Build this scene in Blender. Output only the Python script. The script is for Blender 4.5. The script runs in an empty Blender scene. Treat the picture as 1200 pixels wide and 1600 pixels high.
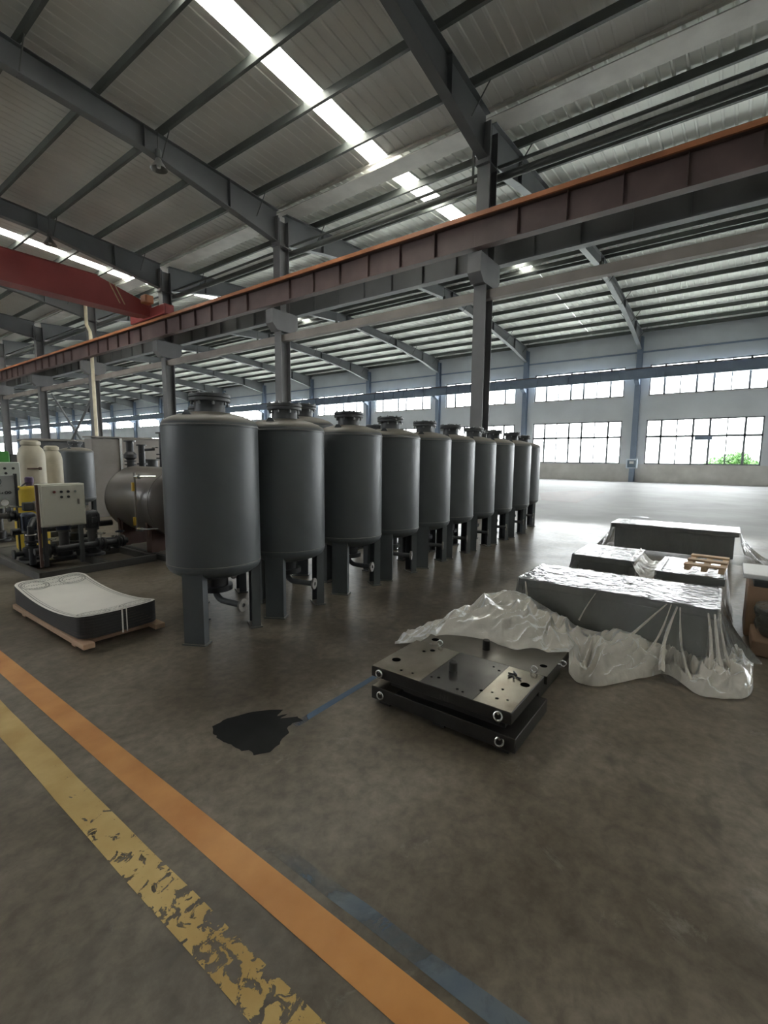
import bpy, bmesh, math, random
from mathutils import Vector, Matrix, noise
random.seed(7)
S = bpy.context.scene
COL = S.collection
PI = math.pi

# ------------------------------------------------------------------ camera
cam_d = bpy.data.cameras.new('camera')
cam = bpy.data.objects.new('camera', cam_d)
COL.objects.link(cam)
S.camera = cam
F_PX, PITCH, ROLL, YAW, CAM_H = 729.22, 0.1160, 0.0092, 0.6378, 1.6
fw = Vector((math.cos(YAW)*math.cos(PITCH), math.sin(YAW)*math.cos(PITCH), -math.sin(PITCH)))
rt = Vector((math.sin(YAW), -math.cos(YAW), 0))
up = rt.cross(fw)
r2 = math.cos(ROLL)*rt + math.sin(ROLL)*up
u2 = -math.sin(ROLL)*rt + math.cos(ROLL)*up
M = Matrix((r2, u2, -fw)).transposed().to_4x4()
M.translation = Vector((0, 0, CAM_H))
cam.matrix_world = M
cam_d.sensor_fit = 'VERTICAL'
cam_d.sensor_height = 36
cam_d.sensor_width = 27
cam_d.lens = 36*F_PX/1600
cam_d.clip_end = 600
cam_d.clip_start = 0.05

# ------------------------------------------------------------------ world, exposure
SKY = 9.0
w = bpy.data.worlds.new('overcast_sky')
S.world = w
w.use_nodes = True
bg = w.node_tree.nodes['Background']
bg.inputs['Color'].default_value = (0.98, 0.985, 1.0, 1)
bg.inputs['Strength'].default_value = SKY
vs = S.view_settings
vs.view_transform = 'Standard'
vs.look = 'None'
vs.gamma = 1
vs.use_curve_mapping = False
vs.exposure = 1.42

# ------------------------------------------------------------------ hall dimensions
D, W, SP, Y0 = 12.45, 38.65, 8.2345, 5.879      # inner column row, window wall, bay length, first frame
XL = -13.75                                     # left wall
def FY(k): return Y0 + SP*k
KMIN, KMAX = -4, 19
YMIN, YMAX = FY(KMIN)-0.4, FY(KMAX)+0.4
EAVE, SLOPE = 10.75, 0.065
RA, RB = -0.65, 25.55
def roof_z(x):
    if x <= D:
        return EAVE + SLOPE*(D-RA) - SLOPE*abs(x-RA)
    return EAVE + SLOPE*(W-RB) - SLOPE*abs(x-RB)

def portal(x, y, z, sx, sy, rot):
    l = bpy.data.lights.new('window_portal', 'AREA')
    l.shape = 'RECTANGLE'
    l.size, l.size_y = sx, sy
    l.cycles.is_portal = True
    o = bpy.data.objects.new('window_portal', l)
    COL.objects.link(o)
    o.location = (x, y, z)
    o.rotation_euler = rot
WIN_Y0, WIN_W = 0.68, 6.65      # gap from column to window, window width
for k in range(-4, 8):
    yc = FY(k) - WIN_Y0 - WIN_W/2
    portal(W+0.13, yc, 2.9, 3.2, 6.65, (0, PI/2, 0))
    portal(W+0.13, yc, 7.25, 2.2, 6.65, (0, PI/2, 0))
for k in (-2, 0, 2):
    portal(6.0, FY(k)+3.65, roof_z(6)+0.16, 11.5, 0.7, (0, SLOPE, 0))
    portal(19.2, FY(k)+3.65, roof_z(19.2)+0.16, 11.5, 0.7, (0, -SLOPE, 0))

for k in range(2, 5):  # portals for the added left-wall windows
    portal(XL-0.16, FY(k)-WIN_Y0-WIN_W/2, 7.25, 2.2, 6.65, (0, -PI/2, 0))

# ------------------------------------------------------------------ mesh helpers
class MB:
    def __init__(s):
        s.v, s.f = [], []
    def add(s, vs, fs):
        n = len(s.v)
        s.v += [tuple(q) for q in vs]
        s.f += [tuple(i+n for i in q) for q in fs]
        return s
    def box(s, x0, x1, y0, y1, z0, z1):
        v = [(x, y, z) for z in (z0, z1) for y in (y0, y1) for x in (x0, x1)]
        return s.add(v, [(0,2,3,1),(4,5,7,6),(0,1,5,4),(2,6,7,3),(0,4,6,2),(1,3,7,5)])
    def bbox(s, x0, x1, y0, y1, z0, z1, b=0.01):
        # box with chamfered edges
        bm = bmesh.new()
        bmesh.ops.create_cube(bm, size=1)
        for v in bm.verts:
            v.co = Vector(((x0+x1)/2 + v.co.x*(x1-x0), (y0+y1)/2 + v.co.y*(y1-y0), (z0+z1)/2 + v.co.z*(z1-z0)))
        bmesh.ops.bevel(bm, geom=bm.edges[:], offset=b, segments=1, affect='EDGES')
        bm.verts.index_update()
        s.add([v.co for v in bm.verts], [[v.index for v in f.verts] for f in bm.faces])
        bm.free()
        return s
    def tube(s, pts, r, n=12, cap=True):
        pts = [Vector(q) for q in pts]
        rs = r if isinstance(r, (list, tuple)) else [r]*len(pts)
        t0 = (pts[1]-pts[0]).normalized()
        a = t0.orthogonal().normalized()
        vs, fs = [], []
        for i, q in enumerate(pts):
            t = (pts[min(i+1, len(pts)-1)] - pts[max(i-1, 0)]).normalized()
            a = (a - t*a.dot(t)).normalized()
            b = t.cross(a)
            for j in range(n):
                g = 2*PI*j/n
                vs.append(q + (a*math.cos(g) + b*math.sin(g))*rs[i])
        for i in range(len(pts)-1):
            for j in range(n):
                k = (j+1) % n
                fs.append((i*n+j, i*n+k, (i+1)*n+k, (i+1)*n+j))
        if cap:
            fs.append(tuple(range(n-1, -1, -1)))
            fs.append(tuple((len(pts)-1)*n+j for j in range(n)))
        return s.add(vs, fs)
    def lathe(s, prof, n=40, M=None):
        # prof: (r, h) pairs about +Z; M places it
        vs, fs, rows = [], [], []
        for r, h in prof:
            if r < 1e-6:
                rows.append([len(vs)]); vs.append(Vector((0, 0, h)))
            else:
                rows.append(list(range(len(vs), len(vs)+n)))
                vs += [Vector((r*math.cos(2*PI*j/n), r*math.sin(2*PI*j/n), h)) for j in range(n)]
        for a, b in zip(rows, rows[1:]):
            for j in range(n):
                k = (j+1) % n
                if len(a) == 1 and len(b) == 1: continue
                if len(a) == 1: fs.append((a[0], b[k], b[j]))
                elif len(b) == 1: fs.append((a[j], a[k], b[0]))
                else: fs.append((a[j], a[k], b[k], b[j]))
        if M is not None: vs = [M @ q for q in vs]
        return s.add(vs, fs)
    def torus(s, c, R, r, M=None, n=20, m=8):
        vs, fs = [], []
        for i in range(n):
            g = 2*PI*i/n
            for j in range(m):
                h = 2*PI*j/m
                q = Vector(((R+r*math.cos(h))*math.cos(g), (R+r*math.cos(h))*math.sin(g), r*math.sin(h)))
                if M is not None: q = M @ q
                vs.append(q + Vector(c))
                fs.append((i*m+j, ((i+1) % n)*m+j, ((i+1) % n)*m+(j+1) % m, i*m+(j+1) % m))
        return s.add(vs, fs)
    def prism(s, outline, axis, a, b):
        # outline: 2D polygon, extruded along axis ('x','y','z') from a to b
        n = len(outline)
        def p(q, h):
            return {'x': (h, q[0], q[1]), 'y': (q[0], h, q[1]), 'z': (q[0], q[1], h)}[axis]
        vs = [p(q, a) for q in outline] + [p(q, b) for q in outline]
        fs = [tuple(range(n-1, -1, -1)), tuple(range(n, 2*n))]
        fs += [(i, (i+1) % n, n+(i+1) % n, n+i) for i in range(n)]
        return s.add(vs, fs)
    def mesh(s, name, mat=None, smooth=True):
        m = bpy.data.meshes.new(name)
        m.from_pydata(s.v, [], s.f)
        bm = bmesh.new(); bm.from_mesh(m)
        bmesh.ops.recalc_face_normals(bm, faces=bm.faces[:])
        bm.to_mesh(m); bm.free()
        if smooth:
            m.shade_smooth()
            m.set_sharp_from_angle(angle=math.radians(35))
        if mat: m.materials.append(mat)
        return m
    def build(s, name, mat, parent=None, loc=None, smooth=True):
        return link(name, s.mesh(name, mat, smooth), parent, loc)

def link(name, mesh, parent=None, loc=None, rot=None):
    o = bpy.data.objects.new(name, mesh)
    COL.objects.link(o)
    if parent: o.parent = parent
    if loc: o.location = loc
    if rot: o.rotation_euler = rot
    return o
def tag(o, label, cat, group=None, kind=None):
    o['label'] = label; o['category'] = cat
    if group: o['group'] = group
    if kind: o['kind'] = kind
    return o
def thing(name, label, cat, loc=(0, 0, 0), rz=0, group=None):
    o = bpy.data.objects.new(name, None)
    COL.objects.link(o)
    o.location = loc; o.rotation_euler = (0, 0, rz); o.empty_display_size = 0.1
    return tag(o, label, cat, group)
def struct(o):
    o['kind'] = 'structure'
    return o
def copy_tree(o, parent=None):
    c = o.copy(); COL.objects.link(c); c.parent = parent
    for ch in list(o.children): copy_tree(ch, c)
    return c
def RotTo(d, loc=(0, 0, 0)):
    return Matrix.Translation(loc) @ Vector((0, 0, 1)).rotation_difference(Vector(d)).to_matrix().to_4x4()

# ------------------------------------------------------------------ materials
def mat(name, col, rough=0.5, metal=0.0, var=0.12, scale=4.0, bump=0.0, bscale=60.0, col2=None, spec=0.5, coord='Object', stretch=None):
    m = bpy.data.materials.new(name); m.use_nodes = True
    nt = m.node_tree; N = nt.nodes; L = nt.links
    b = N['Principled BSDF']
    tc = N.new('ShaderNodeTexCoord')
    src = tc.outputs[coord]
    if stretch:
        mp = N.new('ShaderNodeMapping'); mp.inputs['Scale'].default_value = stretch
        L.new(src, mp.inputs['Vector']); src = mp.outputs['Vector']
    nz = N.new('ShaderNodeTexNoise'); nz.inputs['Scale'].default_value = scale; nz.inputs['Detail'].default_value = 6
    L.new(src, nz.inputs['Vector'])
    rp = N.new('ShaderNodeValToRGB')
    c2 = col2 if col2 else tuple(x*(1-var) for x in col)
    c1 = col if col2 else tuple(min(1, x*(1+var)) for x in col)
    rp.color_ramp.elements[0].position = 0.32; rp.color_ramp.elements[1].position = 0.68
    rp.color_ramp.elements[0].color = (*c2, 1); rp.color_ramp.elements[1].color = (*c1, 1)
    L.new(nz.outputs['Fac'], rp.inputs['Fac'])
    L.new(rp.outputs['Color'], b.inputs['Base Color'])
    b.inputs['Roughness'].default_value = rough
    b.inputs['Metallic'].default_value = metal
    b.inputs['Specular IOR Level'].default_value = spec
    if bump:
        n2 = N.new('ShaderNodeTexNoise'); n2.inputs['Scale'].default_value = bscale; n2.inputs['Detail'].default_value = 4
        L.new(src, n2.inputs['Vector'])
        bp = N.new('ShaderNodeBump'); bp.inputs['Strength'].default_value = bump; bp.inputs['Distance'].default_value = 0.01
        L.new(n2.outputs['Fac'], bp.inputs['Height']); L.new(bp.outputs['Normal'], b.inputs['Normal'])
    return m

M_ = {}
M_['roof'] = mat('roof_sheet_white', (0.74, 0.76, 0.70), 0.5, 0, 0.06, 0.5)
M_['roofa'] = mat('roof_sheet_grey', (0.66, 0.66, 0.63), 0.45, 0, 0.08, 0.5)
M_['purlin'] = mat('purlin_paint', (0.09, 0.097, 0.09), 0.55, 0, 0.15, 1.0)
M_['rafter'] = mat('steel_grey_paint', (0.13, 0.135, 0.14), 0.5, 0, 0.12, 0.8)
M_['column'] = mat('column_grey_paint', (0.155, 0.155, 0.16), 0.5, 0, 0.12, 1.5)
M_['wallcol'] = mat('wall_column_blue_grey', (0.21, 0.26, 0.34), 0.5, 0, 0.1, 1.0)
M_['girder'] = mat('runway_red_brown', (0.12, 0.08, 0.075), 0.55, 0, 0.2, 1.2)
M_['rail'] = mat('conductor_orange', (0.42, 0.165, 0.075), 0.5, 0, 0.3, 0.8)
M_['tie'] = mat('tie_brown_grey', (0.27, 0.24, 0.22), 0.55, 0, 0.15, 1.2)
M_['red'] = mat('crane_red', (0.31, 0.060, 0.055), 0.42, 0, 0.12, 0.8)
M_['wall'] = mat('wall_white', (0.62, 0.64, 0.66), 0.7, 0, 0.06, 0.6)
M_['plinth'] = mat('plinth_plaster', (0.60, 0.58, 0.55), 0.8, 0, 0.12, 1.2, 0.1, 30)
M_['sheet'] = mat('wall_sheet_pale', (0.55, 0.58, 0.60), 0.55, 0, 0.05, 0.8)
M_['frame'] = mat('window_frame', (0.16, 0.17, 0.18), 0.5, 0.0, 0.08, 4)
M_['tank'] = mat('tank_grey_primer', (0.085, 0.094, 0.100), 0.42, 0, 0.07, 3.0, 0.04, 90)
def tint_upward(m, tan_tint=(0.30, 0.265, 0.22)):
    # mix a tan colour in towards upward faces
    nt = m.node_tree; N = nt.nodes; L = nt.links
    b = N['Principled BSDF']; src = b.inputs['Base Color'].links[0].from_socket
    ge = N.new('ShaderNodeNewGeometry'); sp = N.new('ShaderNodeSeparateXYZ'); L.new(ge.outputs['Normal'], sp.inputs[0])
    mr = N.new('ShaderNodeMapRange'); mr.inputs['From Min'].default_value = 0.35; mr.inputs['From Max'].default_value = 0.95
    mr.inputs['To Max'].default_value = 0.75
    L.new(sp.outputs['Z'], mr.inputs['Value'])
    mx = N.new('ShaderNodeMix'); mx.data_type = 'RGBA'; mx.inputs[7].default_value = (*tan_tint, 1)
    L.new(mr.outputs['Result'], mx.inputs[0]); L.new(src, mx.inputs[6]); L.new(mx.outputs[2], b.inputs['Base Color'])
tint_upward(M_['tank'])
M_['tankdark'] = mat('tank_flange_grey', (0.075, 0.078, 0.082), 0.5, 0, 0.15, 8.0)
M_['bolt'] = mat('bolt_steel', (0.22, 0.22, 0.22), 0.4, 0.8, 0.2, 30)
M_['flangeface'] = mat('flange_bare_steel', (0.24, 0.225, 0.21), 0.45, 0.4, 0.2, 25)
M_['brownvessel'] = mat('vessel_brown_grey', (0.125, 0.110, 0.100), 0.33, 0, 0.08, 3)
M_['oxide'] = mat('red_oxide_steel', (0.13, 0.075, 0.06), 0.55, 0, 0.2, 5)
M_['black'] = mat('cast_black', (0.035, 0.036, 0.04), 0.4, 0, 0.2, 10)
M_['bluepump'] = mat('pump_dark_blue', (0.03, 0.04, 0.07), 0.4, 0, 0.2, 8)
M_['steel'] = mat('stainless_dull', (0.27, 0.245, 0.225), 0.42, 0.5, 0.1, 3)
M_['chrome'] = mat('bright_steel', (0.66, 0.66, 0.64), 0.25, 0.9, 0.1, 20)
M_['cabinet'] = mat('cabinet_cream', (0.62, 0.61, 0.53), 0.45, 0, 0.03, 2)
M_['cabinet2'] = mat('cabinet_pale_green_grey', (0.52, 0.56, 0.52), 0.5, 0, 0.03, 2)
M_['panel'] = mat('mimic_panel_grey', (0.42, 0.43, 0.43), 0.5, 0, 0.03, 3)
M_['cream'] = mat('frp_cream', (0.50, 0.455, 0.35), 0.5, 0, 0.08, 5, 0.15, 20)
M_['yellow'] = mat('drum_yellow', (0.75, 0.53, 0.05), 0.4, 0, 0.08, 4)
M_['purple'] = mat('motor_purple', (0.12, 0.08, 0.17), 0.5, 0, 0.1, 8)
M_['green'] = mat('machine_green', (0.06, 0.25, 0.05), 0.45, 0, 0.1, 4)
M_['skid'] = mat('skid_dark_paint', (0.06, 0.062, 0.065), 0.5, 0, 0.2, 4)
M_['skidedge'] = mat('skid_grey', (0.095, 0.09, 0.085), 0.45, 0, 0.2, 4)
M_['wood'] = mat('pallet_wood', (0.52, 0.36, 0.22), 0.7, 0, 0.25, 6, 0.2, 50, stretch=(1, 0.15, 1))
M_['woodpink'] = mat('fresh_pine', (0.60, 0.40, 0.27), 0.7, 0, 0.2, 6, 0.2, 50, stretch=(1, 0.15, 1))
M_['blackstack'] = mat('plate_edge_black', (0.030, 0.027, 0.027), 0.55, 0.0, 0.2, 3, 0.3, 12, stretch=(1, 1, 30))
M_['whiteplate'] = mat('plate_white_face', (0.86, 0.83, 0.78), 0.4, 0.0, 0.04, 3)
M_['platemark'] = mat('plate_grey_emboss', (0.40, 0.385, 0.36), 0.5, 0.1, 0.1, 8)
M_['bed'] = mat('machine_bed_grey', (0.17, 0.19, 0.195), 0.4, 0.2, 0.1, 3)
M_['cardboard'] = mat('cardboard', (0.36, 0.23, 0.15), 0.8, 0, 0.1, 3)
M_['whitepaper'] = mat('white_board', (0.78, 0.78, 0.77), 0.6, 0, 0.03, 3)
M_['lamp'] = mat('lamp_reflector_grey', (0.20, 0.20, 0.19), 0.4, 0.3, 0.1, 5)
M_['galv'] = mat('gutter_galvanised', (0.52, 0.50, 0.46), 0.5, 0.0, 0.12, 1.5)
M_['pipeyellow'] = mat('downpipe_cream', (0.62, 0.55, 0.40), 0.45, 0, 0.15, 3)
M_['bluewhite'] = mat('box_pale_blue', (0.62, 0.68, 0.75), 0.5, 0, 0.03, 3)
M_['glassdark'] = mat('meter_glass', (0.16, 0.20, 0.25), 0.15, 0, 0.03, 3)
M_['leaf'] = mat('leaf_green', (0.05, 0.15, 0.02), 0.6, 0, 0.35, 3)
M_['yard'] = mat('yard_concrete', (0.58, 0.60, 0.56), 0.9, 0, 0.1, 0.3)
M_['redbtn'] = mat('button_red_brown', (0.22, 0.05, 0.04), 0.4)
M_['gauge'] = mat('gauge_yellow', (0.72, 0.46, 0.07), 0.4)

def glass_mat():
    m = bpy.data.materials.new('window_glass'); m.use_nodes = True
    nt = m.node_tree; N = nt.nodes; L = nt.links
    N.remove(N['Principled BSDF'])
    out = N['Material Output']
    tr = N.new('ShaderNodeBsdfTransparent'); tr.inputs['Color'].default_value = (0.93, 0.95, 0.95, 1)
    gl = N.new('ShaderNodeBsdfGlossy'); gl.inputs['Roughness'].default_value = 0.05
    mx = N.new('ShaderNodeMixShader'); mx.inputs['Fac'].default_value = 0.06
    nz = N.new('ShaderNodeTexNoise'); nz.inputs['Scale'].default_value = 1.5
    mp = N.new('ShaderNodeMapRange'); mp.inputs['To Min'].default_value = 0.03; mp.inputs['To Max'].default_value = 0.09
    L.new(nz.outputs['Fac'], mp.inputs['Value']); L.new(mp.outputs['Result'], mx.inputs['Fac'])
    L.new(tr.outputs[0], mx.inputs[1]); L.new(gl.outputs[0], mx.inputs[2]); L.new(mx.outputs[0], out.inputs['Surface'])
    return m
M_['glass'] = glass_mat()

def film_mat(name, base, edge, grough=0.16, b1=0.55, b2=0.9):
    m = bpy.data.materials.new(name); m.use_nodes = True
    nt = m.node_tree; N = nt.nodes; L = nt.links
    N.remove(N['Principled BSDF'])
    out = N['Material Output']
    tr = N.new('ShaderNodeBsdfTransparent'); tr.inputs['Color'].default_value = (0.95, 0.95, 0.94, 1)
    df = N.new('ShaderNodeBsdfDiffuse'); df.inputs['Color'].default_value = (0.88, 0.84, 0.77, 1)
    tl = N.new('ShaderNodeBsdfTranslucent'); tl.inputs['Color'].default_value = (0.88, 0.84, 0.77, 1)
    gl = N.new('ShaderNodeBsdfGlossy'); gl.inputs['Roughness'].default_value = grough; gl.inputs['Color'].default_value = (0.95, 0.95, 0.95, 1)
    tc = N.new('ShaderNodeTexCoord')
    n2 = N.new('ShaderNodeTexNoise'); n2.inputs['Scale'].default_value = 9; n2.inputs['Detail'].default_value = 7; n2.inputs['Distortion'].default_value = 1.2
    L.new(tc.outputs['Object'], n2.inputs['Vector'])
    bp = N.new('ShaderNodeBump'); bp.inputs['Strength'].default_value = b1; bp.inputs['Distance'].default_value = 0.02
    mpg = N.new('ShaderNodeMapping'); mpg.inputs['Scale'].default_value = (11, 11, 2.2); mpg.inputs['Rotation'].default_value = (0.25, 0.15, 0.3)
    n4 = N.new('ShaderNodeTexNoise'); n4.inputs['Scale'].default_value = 1.0; n4.inputs['Detail'].default_value = 3; n4.inputs['Distortion'].default_value = 0.6
    L.new(tc.outputs['Object'], mpg.inputs['Vector']); L.new(mpg.outputs['Vector'], n4.inputs['Vector'])
    b2_ = N.new('ShaderNodeBump'); b2_.inputs['Strength'].default_value = b2; b2_.inputs['Distance'].default_value = 0.05
    L.new(n4.outputs['Fac'], b2_.inputs['Height']); L.new(b2_.outputs['Normal'], bp.inputs['Normal'])
    L.new(n2.outputs['Fac'], bp.inputs['Height'])
    for s in (df, tl, gl): L.new(bp.outputs['Normal'], s.inputs['Normal'])
    a = N.new('ShaderNodeMixShader'); a.inputs['Fac'].default_value = 0.4
    L.new(df.outputs[0], a.inputs[1]); L.new(tl.outputs[0], a.inputs[2])
    mr = N.new('ShaderNodeMapRange'); mr.inputs['To Min'].default_value = base*0.6; mr.inputs['To Max'].default_value = base*1.4
    n3 = N.new('ShaderNodeTexNoise'); n3.inputs['Scale'].default_value = 3.5; n3.inputs['Detail'].default_value = 5
    L.new(tc.outputs['Object'], n3.inputs['Vector'])
    L.new(n3.outputs['Fac'], mr.inputs['Value'])
    b = N.new('ShaderNodeMixShader')
    L.new(mr.outputs['Result'], b.inputs['Fac']); L.new(tr.outputs[0], b.inputs[1]); L.new(a.outputs[0], b.inputs[2])
    fr = N.new('ShaderNodeFresnel'); fr.inputs['IOR'].default_value = edge
    L.new(bp.outputs['Normal'], fr.inputs['Normal'])
    c = N.new('ShaderNodeMixShader')
    L.new(fr.outputs[0], c.inputs['Fac']); L.new(b.outputs[0], c.inputs[1]); L.new(gl.outputs[0], c.inputs[2])
    L.new(c.outputs[0], out.inputs['Surface'])
    return m
M_['film'] = film_mat('clear_plastic_film', 0.19, 1.55)
M_['filmheap'] = film_mat('crumpled_plastic_film', 0.80, 1.09, 0.3, 0.3, 0.3)

def floor_mat():
    m = bpy.data.materials.new('worn_concrete_floor'); m.use_nodes = True
    nt = m.node_tree; N = nt.nodes; L = nt.links
    b = N['Principled BSDF']
    tc = N.new('ShaderNodeTexCoord')
    def nz(scale, det=6, dist=0.0, rough=0.5):
        n = N.new('ShaderNodeTexNoise'); n.inputs['Scale'].default_value = scale; n.inputs['Detail'].default_value = det
        n.inputs['Distortion'].default_value = dist; n.inputs['Roughness'].default_value = rough
        L.new(tc.outputs['Object'], n.inputs['Vector']); return n.outputs['Fac']
    def ramp(src, p0, c0, p1, c1):
        r = N.new('ShaderNodeValToRGB'); e = r.color_ramp.elements
        e[0].position, e[1].position = p0, p1
        e[0].color = (*c0, 1); e[1].color = (*c1, 1)
        L.new(src, r.inputs['Fac']); return r.outputs['Color']
    def mix(f, a, c, mode='MIX'):
        x = N.new('ShaderNodeMix'); x.data_type = 'RGBA'; x.blend_type = mode
        if isinstance(f, float): x.inputs[0].default_value = f
        else: L.new(f, x.inputs[0])
        for i, q in ((6, a), (7, c)):
            if isinstance(q, tuple): x.inputs[i].default_value = (*q, 1)
            else: L.new(q, x.inputs[i])
        return x.outputs[2]
    base = ramp(nz(1.3, 8, 0.4), 0.35, (0.108, 0.088, 0.065), 0.70, (0.222, 0.190, 0.150))
    fine = ramp(nz(14, 8, 0.2, 0.65), 0.35, (0.74, 0.74, 0.74), 0.65, (1.18, 1.18, 1.18))
    c = mix(1.0, base, fine, 'MULTIPLY')
    # dark smears and pale scuffs with a shape of their own
    sm = ramp(nz(2.2, 7, 1.6), 0.60, (0, 0, 0), 0.70, (1, 1, 1))
    c = mix(mix(1.0, sm, (0.55, 0.55, 0.55), 'MULTIPLY'), c, (0.075, 0.064, 0.052))
    sc = ramp(nz(3.1, 9, 0.6, 0.75), 0.60, (0, 0, 0), 0.72, (1, 1, 1))
    c = mix(mix(1.0, sc, (0.45, 0.45, 0.45), 'MULTIPLY'), c, (0.34, 0.32, 0.29))
    # bay beyond the column row: paler bare concrete
    sp = N.new('ShaderNodeSeparateXYZ'); L.new(tc.outputs['Object'], sp.inputs[0])
    ad = N.new('ShaderNodeMath'); ad.operation = 'MULTIPLY_ADD'; ad.inputs[1].default_value = 1.2
    L.new(nz(0.6, 5), ad.inputs[0]); L.new(sp.outputs['X'], ad.inputs[2])
    mr = N.new('ShaderNodeMapRange'); mr.inputs['From Min'].default_value = 12.6; mr.inputs['From Max'].default_value = 13.4
    L.new(ad.outputs[0], mr.inputs['Value'])
    pale = ramp(nz(0.5, 7, 0.5), 0.3, (0.19, 0.188, 0.188), 0.7, (0.27, 0.268, 0.268))
    c = mix(mr.outputs['Result'], c, pale)
    L.new(c, b.inputs['Base Color'])
    rr = N.new('ShaderNodeMapRange'); rr.inputs['To Min'].default_value = 0.27; rr.inputs['To Max'].default_value = 0.48
    L.new(nz(1.7, 6, 0.5), rr.inputs['Value'])
    ra = N.new('ShaderNodeMath'); ra.operation = 'MULTIPLY_ADD'; ra.inputs[1].default_value = 0.22
    L.new(mr.outputs['Result'], ra.inputs[0]); L.new(rr.outputs['Result'], ra.inputs[2])
    L.new(ra.outputs[0], b.inputs['Roughness'])
    sm_ = N.new('ShaderNodeMapRange'); sm_.inputs['To Min'].default_value = 0.27; sm_.inputs['To Max'].default_value = 0.11
    L.new(mr.outputs['Result'], sm_.inputs['Value']); L.new(sm_.outputs['Result'], b.inputs['Specular IOR Level'])
    bp = N.new('ShaderNodeBump'); bp.inputs['Strength'].default_value = 0.10; bp.inputs['Distance'].default_value = 0.01
    L.new(nz(22, 6), bp.inputs['Height']); L.new(bp.outputs['Normal'], b.inputs['Normal'])
    return m
M_['floor'] = floor_mat()

def paint_mat(name, c1, c2, wear, wscale=5.0, rough=0.5, grad=None, soft=0.06):
    # paint film with worn-through holes; grad = (axis, from, to, wear_from, wear_to)
    m = bpy.data.materials.new(name); m.use_nodes = True
    nt = m.node_tree; N = nt.nodes; L = nt.links
    b = N['Principled BSDF']; out = N['Material Output']
    tc = N.new('ShaderNodeTexCoord')
    n1 = N.new('ShaderNodeTexNoise'); n1.inputs['Scale'].default_value = 3; n1.inputs['Detail'].default_value = 7
    L.new(tc.outputs['Object'], n1.inputs['Vector'])
    r = N.new('ShaderNodeValToRGB'); e = r.color_ramp.elements
    e[0].position, e[1].position = 0.35, 0.68
    e[0].color = (*c1, 1); e[1].color = (*c2, 1)
    L.new(n1.outputs['Fac'], r.inputs['Fac']); L.new(r.outputs['Color'], b.inputs['Base Color'])
    b.inputs['Roughness'].default_value = rough
    n2 = N.new('ShaderNodeTexNoise'); n2.inputs['Scale'].default_value = wscale; n2.inputs['Detail'].default_value = 8
    n2.inputs['Roughness'].default_value = 0.62; n2.inputs['Distortion'].default_value = 0.7
    L.new(tc.outputs['Object'], n2.inputs['Vector'])
    mr = N.new('ShaderNodeMapRange')
    mr.inputs['To Min'].default_value = 1; mr.inputs['To Max'].default_value = 0
    if grad:
        sp = N.new('ShaderNodeSeparateXYZ'); L.new(tc.outputs['Object'], sp.inputs[0])
        g = N.new('ShaderNodeMapRange')
        g.inputs['From Min'].default_value, g.inputs['From Max'].default_value = grad[1], grad[2]
        g.inputs['To Min'].default_value, g.inputs['To Max'].default_value = grad[3], grad[4]
        L.new(sp.outputs[grad[0]], g.inputs['Value'])
        ad = N.new('ShaderNodeMath'); ad.operation = 'ADD'
        L.new(n2.outputs['Fac'], ad.inputs[0]); L.new(g.outputs['Result'], ad.inputs[1])
        L.new(ad.outputs[0], mr.inputs['Value'])
    else:
        L.new(n2.outputs['Fac'], mr.inputs['Value'])
    mr.inputs['From Min'].default_value = wear - soft; mr.inputs['From Max'].default_value = wear + soft
    tr = N.new('ShaderNodeBsdfTransparent'); mx = N.new('ShaderNodeMixShader')
    L.new(mr.outputs['Result'], mx.inputs['Fac'])
    L.new(tr.outputs[0], mx.inputs[1]); L.new(b.outputs[0], mx.inputs[2]); L.new(mx.outputs[0], out.inputs['Surface'])
    return m

# ------------------------------------------------------------------ floor, yard
o = MB().add([(XL, YMIN, 0), (W, YMIN, 0), (W, YMAX, 0), (XL, YMAX, 0)], [(0, 1, 2, 3)]).build('floor', M_['floor'])
struct(o)
o = MB().add([(XL-150, YMIN-100, -0.15), (W+160, YMIN-100, -0.15), (W+160, YMAX+100, -0.15), (XL-150, YMAX+100, -0.15)], [(0, 1, 2, 3)]).build('ground', M_['yard'])
struct(o)

# ------------------------------------------------------------------ walls and windows
def wall_mesh(x0, x1, lower):
    up_, pl = MB(), MB()
    pl.box(x0, x1, YMIN, YMAX, -0.15, 1.3 if lower else 1.6)
    wl = MB()
    if lower:
        for k in range(KMIN, KMAX+2):
            ya = FY(k)-WIN_Y0; yb = FY(k)+SP-WIN_Y0-WIN_W
            wl.box(x0, x1, max(ya, YMIN), min(yb, YMAX), 1.3, 4.47)
    else:
        wl.box(x0, x1, YMIN, YMAX, 1.6, 4.47)
    wl.box(x0, x1, YMIN, YMAX, 4.47, 6.18)
    for k in range(KMIN, KMAX+2):
        ya = FY(k)-WIN_Y0; yb = FY(k)+SP-WIN_Y0-WIN_W
        if not lower and not 1 <= k <= 3: yb = FY(k+1)-WIN_Y0  # left wall opens only for the added windows
        wl.box(x0, x1, max(ya, YMIN), min(yb, YMAX), 6.18, 8.33)
    up_.box(x0, x1, YMIN, YMAX, 8.33, 9.24)
    up_.box(x0, x1, YMIN, YMAX, 9.27, 10.95)
    return wl, pl, up_
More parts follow.
